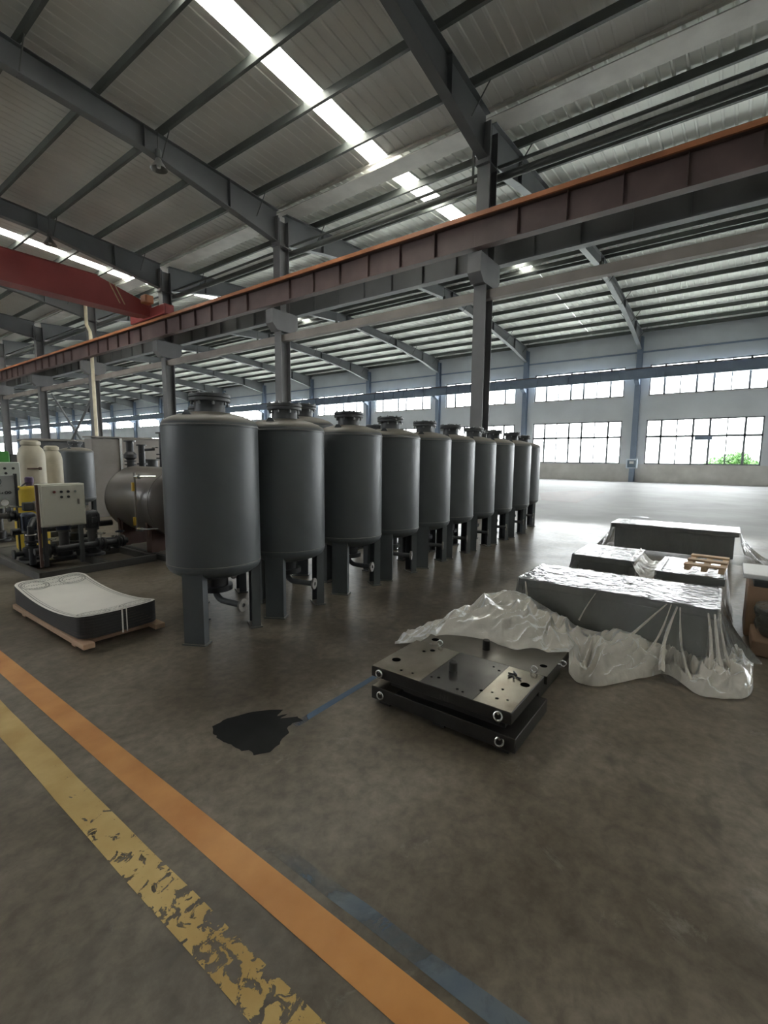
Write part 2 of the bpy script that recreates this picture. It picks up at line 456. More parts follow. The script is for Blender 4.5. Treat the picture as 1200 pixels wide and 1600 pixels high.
def make_wall(name, x0, x1, lower, inside):
    wl, pl, us = wall_mesh(x0, x1, lower)
    o = struct(wl.build(name, M_['wall'], smooth=False))
    pl.build('plinth', M_['plinth'], o, smooth=False)
    us.build('upper_sheeting', M_['sheet'], o, smooth=False)
    xi = inside
    MB().box(min(xi, xi-0.03*(1 if xi > 0 else -1)), max(xi, xi-0.03*(1 if xi > 0 else -1)), YMIN, YMAX, 9.19, 9.31).build('girt', M_['wallcol'], o, smooth=False)
    return o
make_wall('wall_right', W, W+0.24, True, W)
make_wall('wall_left', XL-0.24, XL, False, XL)
for nm, y in (('wall_back', YMIN-0.24), ('wall_far', YMAX)):
    struct(MB().box(XL-0.24, W+0.24, y, y+0.24, -0.15, 11.8).build(nm, M_['wall'], smooth=False))

wn = [0]
pane_cache = {}
def pane_mesh(dy, dz):
    key = (round(dy, 3), round(dz, 3))
    if key not in pane_cache:
        pane_cache[key] = MB().box(-0.003, 0.003, -dy/2, dy/2, -dz/2, dz/2).mesh('pane', M_['glass'], False)
    return pane_cache[key]
def window(x, y1, z0, z1, rows, single):
    # seven panes wide, running from y1 down to y1-WIN_W
    wn[0] += 1
    y0 = y1-WIN_W
    f = MB()
    t, d = 0.045, 0.045
    for a, b in ((y0, y0+2*t), (y1-2*t, y1)): f.box(x-d, x+d, a, b, z0, z1)
    f.box(x-d, x+d, y0, y1, z0, z0+2*t); f.box(x-d, x+d, y0, y1, z1-2*t, z1)
    n = 7; st = WIN_W/n
    for i in range(1, n):
        tt = 0.068 if i % 3 != 2 else 0.036
        f.box(x-d, x+d, y0+i*st-tt, y0+i*st+tt, z0, z1)
    zs = [z0] + rows + [z1]
    for z in rows: f.box(x-d, x+d, y0, y1, z-0.075, z+0.075)
    o = struct(f.build('window_%d' % wn[0], M_['frame'], smooth=False))
    MB().box(x-0.20, x+0.02, y0-0.06, y1+0.06, z0-0.05, z0).build('window_sill', M_['plinth'], o, smooth=False)
    if single:
        for i in range(n):
            for a, b in zip(zs, zs[1:]):
                link('pane', pane_mesh(st-0.05, b-a-0.06), o, (x, y0+(i+.5)*st, (a+b)/2))
    else:
        pn = MB()
        for i in range(n):
            for a, b in zip(zs, zs[1:]):
                pn.box(x-0.003, x+0.003, y0+i*st+.025, y0+(i+1)*st-.025, a+.03, b-.03)
        q = pn.build('pane', M_['glass'], o, smooth=False); q['kind'] = 'stuff'
    return o
for k in range(KMIN+1, KMAX+1):
    near = -1 <= k <= 6
    a = window(W+0.1, FY(k)-WIN_Y0, 1.3, 4.47, [3.27], near)
    b = window(W+0.1, FY(k)-WIN_Y0, 6.18, 8.33, [], near)
    if k == 0:
        MB().box(W+0.02, W+0.16, 1.22, 2.22, 3.00, 3.25).build('fan_panel', M_['wallcol'], a, smooth=False)

for k in range(2, 5): window(XL-0.1, FY(k)-WIN_Y0, 6.18, 8.33, [], False)  # unseen windows, added to brighten the equipment at left

# ------------------------------------------------------------------ roof
ceil = struct(MB().box(D+0.05, D+0.75, YMIN, YMAX, EAVE-0.16, EAVE-0.13).build('ceiling', M_['galv'], smooth=False))   # valley gutter pan
MB().box(D-0.06, D+0.06, YMIN, YMAX, EAVE-0.03, EAVE+0.07).build('valley_leak_cover', M_['galv'], ceil, smooth=False)  # added strip, blocks light leaking between the deck ribs
SKW0, SKW1 = 3.32, 3.98          # skylight strip within each bay
def deck(xs, y0, y1, name='roof_deck'):
    # trapezoid ribbed sheet, ribs along x, 0.3 m pitch
    mb = MB(); prof = []
    rd = 0.016 if xs[0] < 0 else 0.032
    n = max(1, int(round((y1-y0)/0.3))); p_ = (y1-y0)/n
    for i in range(n):
        yy = y0+i*p_
        prof += [(yy, 0), (yy+p_*0.70, 0), (yy+p_*0.78, -rd), (yy+p_*0.92, -rd)]
    prof.append((y1, 0))
    vs = []
    for x in xs: vs += [(x, q[0], roof_z(x)+q[1]+0.035) for q in prof]
    m = len(prof); fs = []
    for i in range(len(xs)-1):
        for j in range(m-1): fs.append((i*m+j, i*m+j+1, (i+1)*m+j+1, (i+1)*m+j))
    return mb.add(vs, fs).build(name, M_['roofa'] if xs[0] < 0 else M_['roof'], ceil, smooth=False)
for k in range(KMIN, KMAX+1):
    if k % 2: continue
    ya = YMIN if k == KMIN else FY(k-2)+SKW1
    for a_, b_ in ((ya, (ya+FY(k)+SKW0)/2), ((ya+FY(k)+SKW0)/2, FY(k)+SKW0)):
        deck([XL, RA, D], a_, b_); deck([D, RB, W+0.2], a_, b_)
    if k == KMAX-1:
        deck([XL, RA, D], FY(k)+SKW1, YMAX); deck([D, RB, W+0.2], FY(k)+SKW1, YMAX)
# skylight panes between purlins
PUR_A = [11.3, 9.6, 7.9, 6.2, 4.5, 2.8, 1.1, -0.4, -0.9, -2.4, -4.1, -5.8, -7.5, -9.2, -10.9, -12.6]
PUR_B = [14.2, 15.9, 17.6, 19.3, 21.0, 22.7, 24.3, 25.3, 25.8, 27.0, 28.7, 30.4, 32.1, 33.8, 35.5, 37.2]
PUR_B += [38.35]
def sky_mat():
    m = bpy.data.materials.new('skylight_fibreglass'); m.use_nodes = True
    nt = m.node_tree; N = nt.nodes; L = nt.links
    N.remove(N['Principled BSDF'])
    tr = N.new('ShaderNodeBsdfTransparent'); tr.inputs['Color'].default_value = (0.95, 0.95, 0.9, 1)
    tl = N.new('ShaderNodeBsdfTranslucent'); tl.inputs['Color'].default_value = (0.9, 0.9, 0.84, 1)
    nz = N.new('ShaderNodeTexNoise'); nz.inputs['Scale'].default_value = 2
    mp = N.new('ShaderNodeMapRange'); mp.inputs['To Min'].default_value = 0.5; mp.inputs['To Max'].default_value = 0.6
    mx = N.new('ShaderNodeMixShader')
    L.new(nz.outputs['Fac'], mp.inputs['Value']); L.new(mp.outputs['Result'], mx.inputs['Fac'])
    L.new(tr.outputs[0], mx.inputs[1]); L.new(tl.outputs[0], mx.inputs[2]); L.new(mx.outputs[0], N['Material Output'].inputs['Surface'])
    return m
M_['skylight'] = sky_mat()
for k in range(KMIN, KMAX, 2):
    for xs in ([D, 11.3, 9.6, 7.9, 6.2, 4.5, 2.8, 1.1, -0.4], [D+.6, 14.2, 15.9, 17.6, 19.3, 21.0, 22.7, 24.3, 25.3]):
        if k <= 4:
            for a, b in zip(xs, xs[1:]):
                lo, hi = min(a, b), max(a, b)
                MB().add([(lo, FY(k)+SKW0, roof_z(lo)+.03), (hi, FY(k)+SKW0, roof_z(hi)+.03), (hi, FY(k)+SKW1, roof_z(hi)+.03), (lo, FY(k)+SKW1, roof_z(lo)+.03),
                          (lo, FY(k)+SKW0, roof_z(lo)+.036), (hi, FY(k)+SKW0, roof_z(hi)+.036), (hi, FY(k)+SKW1, roof_z(hi)+.036), (lo, FY(k)+SKW1, roof_z(lo)+.036)],
                         [(0, 1, 2, 3), (7, 6, 5, 4), (0, 4, 5, 1), (1, 5, 6, 2), (2, 6, 7, 3), (3, 7, 4, 0)]).build('skylight_pane', M_['skylight'], ceil, smooth=False)
        else:
            a, b = xs[0], xs[-1]
            MB().add([(a, FY(k)+SKW0, roof_z(a)+.03), (b, FY(k)+SKW0, roof_z(b)+.03), (b, FY(k)+SKW1, roof_z(b)+.03), (a, FY(k)+SKW1, roof_z(a)+.03)], [(0, 1, 2, 3)]).build('skylight_pane', M_['skylight'], ceil, smooth=False)
    # rest of the strip closed with sheet
    for xs in ([XL, -0.4], [25.3, W+0.2]):
        mids = [x for x in (RA, RB) if xs[0] < x < xs[1]]
        pts = [xs[0]] + mids + [xs[1]]
        vs = []
        for x in pts: vs += [(x, FY(k)+SKW0, roof_z(x)+.03), (x, FY(k)+SKW1, roof_z(x)+.03)]
        MB().add(vs, [(2*i, 2*i+1, 2*i+3, 2*i+2) for i in range(len(pts)-1)]).build('roof_deck', M_['roofa'] if xs[0] < 0 else M_['roof'], ceil, smooth=False)

# purlins: one per bay near the camera, one long run further off
def purlin_mesh(L_):
    pr = [(-0.035, 0.0), (0.04, 0.0), (0.04, -0.025), (0.032, -0.025), (0.032, -0.008), (-0.027, -0.008), (-0.027, -0.212),
          (0.045, -0.212), (0.045, -0.195), (0.053, -0.195), (0.053, -0.22), (-0.035, -0.22)]
    mb = MB()
    n = len(pr)
    vs = [(q[0], 0, q[1]) for q in pr] + [(q[0], L_, q[1]) for q in pr]
    fs = [(i, (i+1) % n, n+(i+1) % n, n+i) for i in range(n)]
    return mb.add(vs, fs).mesh('purlin', M_['purlin'], False)
pm = purlin_mesh(SP)
KF = 7
pml = purlin_mesh(FY(KMAX)-FY(KF))
for x in PUR_A + PUR_B:
    vis_b = x > D
    for k in range(KMIN, KF):
        link('purlin', pm, ceil, (x, FY(k), roof_z(x)-0.002))
    link('purlin', pml, ceil, (x, FY(KF), roof_z(x)-0.002))

# rafters: tapered I sections
def rafter_mesh(stations, bw=0.26, name='rafter'):
    # stations: (x, top, depth)
    mb = MB(); t = 0.02; n = len(stations)
    def strip(fz0, fz1, hw):
        vs = []
        for x, tp, d in stations:
            a, b = fz0(tp, d), fz1(tp, d)
            vs += [(x, -hw, a), (x, hw, a), (x, hw, b), (x, -hw, b)]
        fs = []
        for i in range(n-1):
            for j in range(4):
                k = (j+1) % 4
                fs.append((4*i+j, 4*i+k, 4*i+4+k, 4*i+4+j))
        fs += [(0, 1, 2, 3), (4*n-4, 4*n-3, 4*n-2, 4*n-1)]
        mb.add(vs, fs)
    strip(lambda tp, d: tp-t, lambda tp, d: tp, bw/2)
    strip(lambda tp, d: tp-d, lambda tp, d: tp-d+t, bw/2)
    strip(lambda tp, d: tp-d+t, lambda tp, d: tp-t, 0.008)
    # stiffeners at section changes
    for x, tp, d in stations[1:-1]:
        mb.box(x-0.012, x+0.012, -bw/2, bw/2, tp-d, tp)
    return mb.mesh(name, M_['rafter'], False)
def st(x, d): return (x, roof_z(x)-0.225, d)
rA = rafter_mesh([st(D-0.2, 1.12), st(10.2, 0.90), st(7.4, 0.62), st(RA, 0.66), st(-8.7, 0.62), st(XL+0.25, 1.1)])
rB = rafter_mesh([st(D+0.2, 1.12), st(14.6, 0.85), st(17.6, 0.60), st(RB, 0.55), st(31.5, 0.58), st(35.5, 0.82), st(W-0.25, 1.2)])
for k in range(KMIN, KMAX+1):
    link('rafter', rA, ceil, (0, FY(k), 0))
    link('rafter', rB, ceil, (0, FY(k), 0))
# fly braces from purlin to rafter bottom flange
fb = []
for s_ in (1, -1):
    fb.append(MB().tube([(0, s_*0.55, 0), (0, s_*0.07, -0.62)], 0.018, 6).mesh('fly_brace', M_['purlin']))
for k in range(-1, 4):
    for x in (11.3, 7.9, 4.5, 14.2, 17.6, 21.0, 27.0, 30.4, 33.8, 37.2):
        for m in fb: link('fly_brace', m, ceil, (x, FY(k), roof_z(x)-0.24))

# ------------------------------------------------------------------ columns
ORD = ['first', 'second', 'third', 'fourth', 'fifth', 'sixth', 'seventh', 'eighth', 'ninth', 'tenth', 'eleventh', 'twelfth',
       'thirteenth', 'fourteenth', 'fifteenth', 'sixteenth', 'seventeenth', 'eighteenth', 'nineteenth', 'twentieth', 'twenty-first']
def hcol(dx, dy, h, t=0.025):
    return MB().box(-dx/2, -dx/2+t, -dy/2, dy/2, 0, h).box(dx/2-t, dx/2, -dy/2, dy/2, 0, h).box(-dx/2+t, dx/2-t, -0.01, 0.01, 0, h)
shaft = hcol(0.46, 0.36, EAVE-0.5).mesh('shaft', M_['column'], False)
basep = MB().box(-0.32, 0.32, -0.28, 0.28, 0, 0.03).mesh('base_plate', M_['column'], False)
brk = MB().prism([(-0.40, 6.28), (-0.62, 6.50), (-0.62, 7.0), (0.62, 7.0), (0.62, 6.50), (0.40, 6.28)], 'y', -0.19, 0.19).mesh('crane_bracket', M_['column'], False)
cap = MB().box(-0.34, 0.34, -0.2, 0.2, 9.3, 9.33).box(-0.30, -0.27, -0.2, 0.2, 9.33, 10.3).mesh('cap_plate', M_['column'], False)
for k in range(-1, 7):
    if k < 0: lab = 'grey steel column of the crane row just beyond the right edge'
    elif k == 0: lab = 'largest grey steel column behind the grey tanks, nearest of the crane row'
    elif k == 3: lab = 'grey steel column with a cream downpipe fixed to it, carrying the crane beam'
    else: lab = 'grey steel column carrying the crane beam, %s from the camera in its row' % ORD[k]
    c = thing('steel_column', lab, 'column', (D, FY(k), 0), 0, 'columns carrying the crane beam')
    for nm, me in (('shaft', shaft), ('base_plate', basep), ('crane_bracket', brk), ('cap_plate', cap)): link(nm, me, c)
wsh = hcol(0.42, 0.34, EAVE-0.45).mesh('shaft', M_['wallcol'], False)
wbr = MB().prism([(-0.21, 6.9), (-0.85, 7.15), (-0.85, 7.27), (-0.21, 7.27)], 'y', -0.15, 0.15).mesh('crane_bracket', M_['wallcol'], False)
for k in range(-1, KMAX):
    lab = ('blue-grey wall column with the white meter box on it' if k == 0 else
           'blue-grey wall column at the right edge of the frame' if k < 0 else
           'blue-grey wall column between windows, %s along the wall counted from the meter box' % ORD[k-1])
    c = thing('wall_column', lab, 'column', (W-0.23, FY(k), 0), 0, 'columns along the window wall')
    link('shaft', wsh, c); link('crane_bracket', wbr, c)
lsh = hcol(0.42, 0.34, EAVE-0.45).mesh('shaft', M_['column'], False)

# meter box on the wall column
mb_ = thing('meter_box', 'white electrical meter box on the wall column', 'meter box', (W-0.62, FY(0), 0.98))
MB().bbox(0, 0.16, -0.36, 0.36, 0, 0.69, 0.02).build('body', M_['bluewhite'], mb_)
MB().box(-0.012, 0, -0.27, 0.27, 0.08, 0.60).build('door', M_['glassdark'], mb_, smooth=False)
MB().box(-0.02, -0.012, -0.14, 0.14, 0.34, 0.52).build('paper', M_['whitepaper'], mb_, smooth=False)

# ------------------------------------------------------------------ crane runway, tie beam, pipes
def runway(label, x, zt, h, k0, k1, matg, bar=True):
    r = thing('crane_runway', label, 'crane beam', (x, 0, 0))
    for k in range(k0, k1):
        g = MB()
        ya, yb = FY(k)+0.001, FY(k)+SP-0.001
        g.box(-0.15, 0.15, ya, yb, zt-0.02, zt).box(-0.13, 0.13, ya, yb, zt-h, zt-h+0.025).box(-0.006, 0.006, ya, yb, zt-h, zt)
        go = g.build('girder', matg, r, smooth=False)
        if k < 5:
            for i in range(1, 7):
                y = ya+(yb-ya)*i/7
                MB().box(-0.10, 0.10, y-0.006, y+0.006, zt-h+0.025, zt-0.02).build('stiffener', matg, go, smooth=False)
    MB().box(-0.03, 0.03, FY(k0), FY(k1), zt, zt+0.10).build('rail', M_['girder'], r, smooth=False)
    if bar:
        MB().box(-0.26, -0.20, FY(k0), FY(k1), zt-0.05, zt+0.06).build('conductor_bar', M_['rail'], r, smooth=False)
        for k in range(k0, min(k1, 6)):
            for i in range(6):
                y = FY(k)+SP*(i+.5)/6
                MB().box(-0.20, -0.12, y-0.02, y+0.02, zt-0.03, zt).build('conductor_clip', M_['girder'], r, smooth=False)
    return r
runway('red-brown crane runway beam with an orange conductor bar along the column row', D-0.62, 7.78, 0.72, -2, 8, M_['girder'])
runway('dark grey crane runway beam behind the orange-barred one on the column row', D+0.62, 7.78, 0.80, -2, 12, M_['rafter'], False)
runway('pale blue crane runway beam crossing in front of the upper windows', W-0.75, 7.95, 0.68, -2, KMAX, M_['wallcol'], False)

t = thing('tie_beam', 'brown-grey horizontal tie beam between the columns below the crane runway', 'beam', (D, 0, 6.05))
for k in range(-1, 8):
    MB().box(-0.10, 0.10, FY(k)+0.02, FY(k)+SP-0.02, -0.12, -0.10).box(-0.10, 0.10, FY(k)+0.02, FY(k)+SP-0.02, 0.10, 0.12).box(-0.10, -0.088, FY(k)+0.02, FY(k)+SP-0.02, -0.1, 0.1).box(-0.10, -0.02, FY(k)+0.01, FY(k)+0.03, -0.12, 0.12).build('beam_span', M_['tie'], t, smooth=False)
t = thing('roof_pipe', 'dark round pipe running under the roof valley beside the column tops', 'pipe', (D+0.42, 0, 9.22))
MB().tube([(0, FY(-2), 0), (0, FY(8), 0)], 0.10, 14).build('pipe', M_['purlin'], t)
for k in range(-1, 8):
    MB().box(-0.02, 0.02, FY(k)+0.6, FY(k)+0.66, 0.08, 1.2).build('hanger', M_['purlin'], t, smooth=False)
t = tag(MB().tube([(D+0.42, FY(-2), 9.50), (D+0.42, FY(8), 9.50)], 0.045, 8).build('roof_conduit', M_['purlin']), 'thin dark conduit just above the round roof pipe', 'pipe')
# bracing between fourth and fifth columns
br_ = thing('cross_brace', 'dark diagonal cross bracing between two crane columns at far left', 'brace', (D+0.31, 0, 0))
MB().tube([(0, FY(3)+0.22, 5.80), (0, FY(4)-0.22, 0.12)], 0.07, 8).build('brace_tube', M_['rafter'], br_)
MB().tube([(0.15, FY(4)-0.22, 5.80), (0.15, FY(3)+0.22, 0.12)], 0.07, 8).build('brace_tube', M_['rafter'], br_)
# cream downpipe
tag(MB().tube([(12.08, FY(3)-0.35, 10.1), (12.08, FY(3)-0.35, 9.0), (12.08, FY(3)-0.75, 8.55), (12.08, FY(3)-0.80, 8.3), (12.08, FY(3)-0.80, 0.0)], 0.09, 12).build('downpipe', M_['pipeyellow']),
    'cream downpipe with an offset bend running down beside a crane column', 'pipe')
# small cables hanging in the roof
tag(MB().tube([(11.0, 0.6, roof_z(11)-0.2), (11.0, 0.62, roof_z(11)-0.95)], 0.018, 6).build('hanging_rod', M_['oxide']), 'rusty rod hanging from a purlin at upper right', 'rod')

# ------------------------------------------------------------------ red overhead crane
cr = thing('overhead_crane', 'red overhead travelling crane girder spanning the left bay', 'crane', (0, 22.2, 0))
gx0, gx1, gz0, gz1 = XL+1.2, D-0.75, 8.0, 9.15
MB().add([(gx0, y, z) for y in (0, 0.62) for z in (gz0, gz1)] + [(9.4, y, z) for y in (0, 0.62) for z in (gz0, gz1)] + [(gx1, y, z) for y in (0, 0.62) for z in (gz0, gz0+0.5)],
         [(0, 1, 5, 4), (2, 6, 7, 3), (0, 4, 6, 2), (1, 3, 7, 5), (4, 5, 9, 8), (6, 10, 11, 7), (4, 8, 10, 6), (5, 7, 11, 9), (0, 2, 3, 1), (8, 9, 11, 10)]).build('girder', M_['red'], cr, smooth=False)
MB().box(gx0, gx1-0.3, -0.06, 0.68, gz0-0.025, gz0).build('bottom_flange', M_['red'], cr, smooth=False)
MB().box(gx0, 9.4, -0.06, 0.68, gz1, gz1+0.025).build('top_flange', M_['red'], cr, smooth=False)
MB().bbox(D-0.86, D-0.40, -1.3, 1.9, 7.92, 8.38, 0.03).build('end_carriage', M_['red'], cr)
for y in (-0.95, 1.55):
    MB().lathe([(0, -0.05), (0.17, -0.05), (0.17, 0.05), (0, 0.05)], 20, RotTo((1, 0, 0), (D-0.62, y, 8.05))).build('wheel', M_['black'], cr)
MB().bbox(D-1.3, D-0.9, -0.5, -0.05, 8.45, 8.8, 0.03).build('drive_motor', M_['rail'], cr)
for x in (9.85, 10.05):
    MB().add([(x, -0.02, 9.0), (x+0.05, -0.02, 9.0), (x+0.45, -0.02, 8.25), (x+0.40, -0.02, 8.25), (x, -0.002, 9.0), (x+0.05, -0.002, 9.0), (x+0.45, -0.002, 8.25), (x+0.40, -0.002, 8.25)],
             [(0, 1, 2, 3), (7, 6, 5, 4), (0, 4, 5, 1), (1, 5, 6, 2), (2, 6, 7, 3), (3, 7, 4, 0)]).build('cable_bar', M_['wood'], cr, smooth=False)

# ------------------------------------------------------------------ high-bay lamps (switched off)
lp_sh = MB().lathe([(0.05, 0.30), (0.07, 0.28), (0.10, 0.20), (0.22, 0.02), (0.235, 0.0), (0.215, 0.01), (0.09, 0.19), (0.0, 0.20)], 24).mesh('lamp_shade', M_['lamp'])
lp_hd = MB().lathe([(0, 0.52), (0.07, 0.52), (0.08, 0.50), (0.08, 0.30), (0, 0.30)], 16).mesh('lamp_head', M_['purlin'])
lp_bl = MB().lathe([(0, 0.02), (0.05, 0.04), (0.06, 0.09), (0.03, 0.18), (0, 0.19)], 12).mesh('bulb', M_['whitepaper'])
lp_rd = MB().tube([(0, 0, 0.5), (0, 0, 1.0)], 0.014, 6).mesh('hanger', M_['purlin'])
def highbay(x, y, z, label):
    l = thing('high_bay_lamp', label, 'lamp', (x, y, z), 0, 'unlit high-bay lamps under the roof')
    link('lamp_shade', lp_sh, l); link('lamp_head', lp_hd, l); link('bulb', lp_bl, l)
    link('hanger', lp_rd, l)
for k in range(0, 6):
    highbay(24.2, FY(k)-0.30, roof_z(24.2)-1.35, 'unlit bell lamp hung near the ridge of the window bay, %s from the camera' % ORD[k])
highbay(7.7, FY(1)-0.25, roof_z(7.7)-1.3, 'unlit bell lamp under the left bay roof, above and nearer than the red crane')
highbay(7.7, FY(2)-0.25, roof_z(7.7)-1.3, 'unlit bell lamp under the left bay roof just above the red crane girder')

# ------------------------------------------------------------------ floor markings
def strip(name, label, x0, x1, y0, y1, z, m, wob=0.0, n=60):
    vs, fs = [], []
    lng = (y1-y0) > (x1-x0)
    for i in range(n+1):
        f = i/n
        if lng:
            y = y0+(y1-y0)*f
            e0 = wob*noise.noise((y*3, 1.3, 0)); e1 = wob*noise.noise((y*3, 7.7, 0))
            vs += [(x0+e0, y, z), (x1+e1, y, z)]
        else:
            x = x0+(x1-x0)*f
            e0 = wob*noise.noise((x*3, 1.3, 0)); e1 = wob*noise.noise((x*3, 7.7, 0))
            vs += [(x, y0+e0, z), (x, y1+e1, z)]
        if i: fs.append((2*i-2, 2*i-1, 2*i+1, 2*i))
    return tag(MB().add(vs, fs).build(name, m, smooth=False), label, 'floor marking')
strip('floor_stripe', 'solid orange line painted on the floor', 0.950, 1.078, -8, 60, 0.002, paint_mat('orange_line', (0.50, 0.20, 0.045), (0.66, 0.31, 0.09), 0.76, 6))
strip('floor_stripe', 'worn yellow line flaking off the floor, left of the orange line', 0.705, 0.832, -8, 4.62, 0.002,
      paint_mat('yellow_worn_line', (0.42, 0.26, 0.065), (0.62, 0.45, 0.17), 0.53, 17, grad=('Y', 1.3, 3.1, 0.015, -0.22), soft=0.012), 0.004, 120)
strip('floor_stripe', 'faded blue line beside the orange line', 1.115, 1.180, -6, 2.0, 0.002, paint_mat('blue_line_faded', (0.035, 0.07, 0.12), (0.15, 0.17, 0.18), 0.50, 3, grad=('Y', 0.3, 1.8, -0.2, 0.20), soft=0.12), 0.01)
strip('floor_stripe', 'thin blue line running under the steel mould plates', 1.80, 4.2, 1.965, 2.015, 0.002, paint_mat('blue_line_thin', (0.035, 0.08, 0.15), (0.06, 0.12, 0.2), 0.62, 5, grad=('X', 1.8, 2.4, 0.15, -0.2), soft=0.06), 0.006)
# black oil smear
pts = []
base = [(1.50,2.36),(1.60,2.37),(1.74,2.31),(1.83,2.235),(1.885,2.165),(1.80,2.15),(1.86,2.115),(1.80,2.11),(1.875,2.045),(1.862,1.985),(1.80,2.02),(1.77,2.005),(1.72,1.96),(1.62,1.915),(1.545,1.90),(1.50,1.93),(1.475,1.945),(1.48,2.01),(1.455,2.03),(1.455,2.13),(1.44,2.2),(1.455,2.29)]
for i in range(len(base)):
    a, b = Vector(base[i]), Vector(base[(i+1) % len(base)])
    for j in range(4):
        q = a.lerp(b, j/4)
        e = 0.010*noise.noise((q.x*30, q.y*30, 0.5))
        pts.append((q.x+e, q.y-e, 0.0022))
om = mat('black_oil', (0.006, 0.006, 0.006), 0.55, 0, 0.3, 8, spec=0.15)
tag(MB().add(pts, [tuple(range(len(pts)))]).build('oil_stain', om, smooth=False), 'black oil smear with ragged right edge on the floor', 'stain')
# worn reddish floor patch and drain cover in the far bay
tag(MB().add([(18.3, 5.9, .003), (18.0, 4.5, .003), (25.5, 5.0, .003), (25.2, 6.4, .003), (22.3, 7.3, .003)], [(0, 1, 2, 3, 4)]).build('floor_patch', mat('patch_brown', (0.13, 0.095, 0.085), 0.6, 0, 0.2, 2)), 'brownish repaired floor patch in the window bay', 'floor patch')
tag(MB().lathe([(0, 0.006), (0.22, 0.006), (0.25, 0.0)], 24).build('drain_cover', M_['black'], None, (14.75, 2.0, 0)), 'dark round drain cover in the floor behind the wrapped beds', 'drain cover')

# ------------------------------------------------------------------ grey tanks
R_T = 0.405
def tank_parts():
    P = {}
    shell = [(0.0, 0.520), (0.14, 0.523), (0.25, 0.540), (0.33, 0.568), (0.385, 0.605), (0.403, 0.640), (R_T, 0.665), (R_T, 1.850), (0.401, 1.876), (0.385, 1.900), (0.345, 1.925), (0.27, 1.952), (0.19, 1.972), (0.10, 1.984), (0.0, 1.988)]
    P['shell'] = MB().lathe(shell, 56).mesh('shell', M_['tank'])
    def seam(z): return MB().lathe([(R_T-0.004, z-0.012), (R_T+0.0035, z-0.006), (R_T+0.0035, z+0.006), (R_T-0.004, z+0.012)], 56).mesh('weld_seam', M_['tank'])
    P['seam1'] = seam(0.664); P['seam2'] = seam(1.852)
    P['neck'] = MB().lathe([(0.135, 1.955), (0.128, 1.985), (0.128, 2.075)], 36).mesh('neck', M_['tankdark'])
    P['flange'] = MB().lathe([(0.128, 2.070), (0.170, 2.070), (0.173, 2.074), (0.173, 2.096), (0.170, 2.100), (0.0, 2.100)], 36).mesh('flange', M_['tankdark'])
    P['cover'] = MB().lathe([(0.0, 2.104), (0.172, 2.104), (0.175, 2.108), (0.175, 2.128), (0.172, 2.132), (0.06, 2.132), (0.05, 2.15), (0.0, 2.153)], 36).mesh('cover_flange', M_['tankdark'])
    P['bolt'] = MB().lathe([(0, -0.022), (0.013, -0.022), (0.013, -0.002), (0.008, 0), (0.008, 0.066), (0.013, 0.068), (0.013, 0.084), (0, 0.088)], 6).mesh('bolt', M_['bolt'])
    # bent-plate leg, outside at +x
    leg = MB()
    leg.prism([(0.375, -0.092), (0.385, -0.092), (0.385, 0.092), (0.375, 0.092)], 'z', 0.012, 0.72)
    leg.prism([(0.305, -0.092), (0.376, -0.092), (0.376, -0.083), (0.305, -0.083)], 'z', 0.012, 0.64)
    leg.prism([(0.305, 0.083), (0.376, 0.083), (0.376, 0.092), (0.305, 0.092)], 'z', 0.012, 0.64)
    P['leg'] = leg.mesh('leg', M_['tank'], False)
    P['foot'] = MB().box(0.285, 0.40, -0.105, 0.105, 0, 0.012).mesh('foot_plate', M_['tank'], False)
    P['outlet'] = MB().lathe([(0.115, 0.54), (0.110, 0.50), (0.110, 0.43), (0.15, 0.43), (0.15, 0.385), (0, 0.385)], 28).mesh('bottom_outlet', M_['black'])
    pts = [Vector((0, 0, 0.42)), Vector((0, 0, 0.40))]
    for i in range(7):
        g = i/6*PI/2
        pts.append(Vector((0.10*(1-math.cos(g)), 0, 0.37-0.085*math.sin(g))))
    pts.append(Vector((0.30, 0, 0.275)))
    P['pipe'] = MB().tube(pts, 0.028, 14).mesh('drain_pipe', M_['tankdark'])
    P['ring'] = MB().lathe([(0.020, 0.0), (0.020, 0.022), (0.058, 0.022), (0.060, 0.018), (0.060, 0.002), (0.058, 0.0), (0.0, 0.0)], 24, RotTo((1, 0, 0), (0.30, 0, 0.275))).mesh('drain_flange', M_['flangeface'])
    P['bore'] = MB().lathe([(0, 0.012), (0.020, 0.012), (0.020, 0.0)], 16, RotTo((1, 0, 0), (0.302, 0, 0.275))).mesh('bore', M_['black'])
    P['lug'] = MB().prism([(-0.05, 1.93), (0.05, 1.93), (0.02, 1.975), (-0.02, 1.975)], 'y', -0.006, 0.006).mesh('lifting_lug', M_['tank'], False)
    return P
TP = tank_parts()
